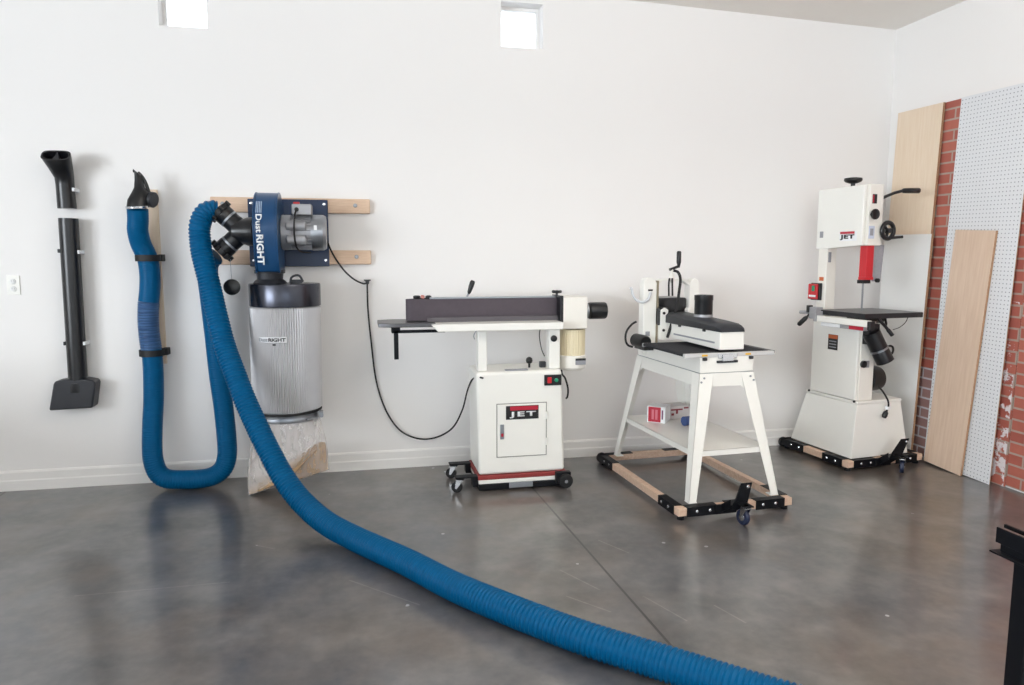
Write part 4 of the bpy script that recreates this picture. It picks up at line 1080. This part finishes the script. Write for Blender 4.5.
b = B(); b.tube([(.10, -.085, 1.025), (.135, -.10, .985), (.175, -.115, .935)], .010, 10); b.tube([(.255, .02, 1.03), (.250, .0, .985), (.235, -.01, .96)], .008, 8); b.lathe([(.008, 0), (.013, .015), (.013, .06)], (.150, -.105, .967), (.6, -.2, -.75), 12); b.done('tilt_lock', MBLACK, bs, smooth=50)
b = B(); b.tube(catmull([(.40, -.03, 1.03), (.39, -.02, .99), (.36, .0, .955), (.31, .01, .94)], .012), .0025, 6); b.done('ground_wire', MBLKR, bs, smooth=60)
# dust elbow
b = B(); b.box(.105, .195, -.005, .045, .850, .985); b.lathe([(.056, -.05), (.055, .07)], (.150, -.01, .885), (.40, -.18, -.84), 32); el = b.done('dust_elbow', MBLACK, bs, .002, smooth=40)
b = B(); ed_ = Vector((.40, -.18, -.84)).normalized(); b.lathe([(.0585, .070), (.0585, .082)], (.150, -.01, .885), ed_, 32); b.done('clamp', MSTEEL, el, smooth=40)
b = B(); b.lathe([(.054, .082), (.056, .088), (.056, .165), (.050, .168), (.046, .12)], (.150, -.01, .885), ed_, 32); b.done('coupling', MBLACK, el, smooth=40)
b = B(); b.tube(catmull([(.235, -.0, .80), (.27, -.01, .835), (.305, -.01, .83), (.312, -.01, .80), (.29, -.01, .775), (.245, 0, .76)], .012), .007, 8); b.done('coiled_lead', MBLKR, bs, smooth=60)
# motor behind, its cord and plug
b = B(); b.lathe([(.05, 0), (.085, .012), (.085, .08), (.078, .108), (.03, .112)], (.216, .12, .600), (1, 0, 0), 40); b.done('motor', MBLACK, bs, smooth=35)
b = B(); b.tube(catmull([(.255, .04, .560), (.278, .015, .52), (.300, -.006, .465), (.306, -.006, .42), (.300, .004, .385)], .012), .006, 8); pc = b.done('power_lead', MBLKR, bs, smooth=60)
b = B(); b.lathe([(.008, 0), (.016, .012), (.018, .035), (.013, .05), (.004, .052)], (.301, .002, .395), (-.3, .1, -1), 14); b.done('plug', MBLACK, pc, smooth=50)
b = B(); b.box(.293, .318, -.014, .010, .405, .425); b.done('cord_tag', MPRINT, pc, .001)
# switch
b = B(); b.box(.042, .066, .392, .480, 1.120, 1.240); swb = b.done('switch_box', MBLACK, bs, .004)
b = B(); b.box(.028, .043, .402, .492, 1.126, 1.234); sc_ = b.done('switch_paddle', MRED, swb, .006)
b = B(); b.box(.022, .030, .424, .450, 1.182, 1.222); b.done('start_button', MGREEN, swb, .003)
b = B(); b.box(.0265, .0285, .412, .478, 1.142, 1.156); b.done('white_print', MPRINT, sc_)
b = B(); b.box(.0635, .0665, .385, .425, 1.256, 1.282); b.done('column_sticker', MORANGE, bs)

# ------------------------------------------------------------------ black steel stand at the lower right
sd = thing('steel_stand', 'black steel stand cut off by the lower right edge of the photo', 'stand', (1.93, 1.5, 0))
b = B(); b.box(1.880, 1.886, 1.02, 1.748, .556, .604); b.box(1.886, 1.905, 1.02, 1.735, .531, .586); b.box(1.862, 1.945, 1.02, 1.75, .526, .532); b.box(1.936, 1.945, 1.02, 1.775, .586, .598); b.box(1.886, 1.936, 1.02, 1.72, .576, .584)
b.done('top_rail', MBLKM, sd, .0015)
for yy in (1.655, 1.10):
    b = B(); b.box(1.882, 1.932, yy - .028, yy + .028, .004, .527); b.done('leg', MBLKM, sd, .003)
    b = B(); b.box(1.862, 1.952, yy - .04, yy + .04, 0, .006); b.done('foot', MBLKM, sd, .001)
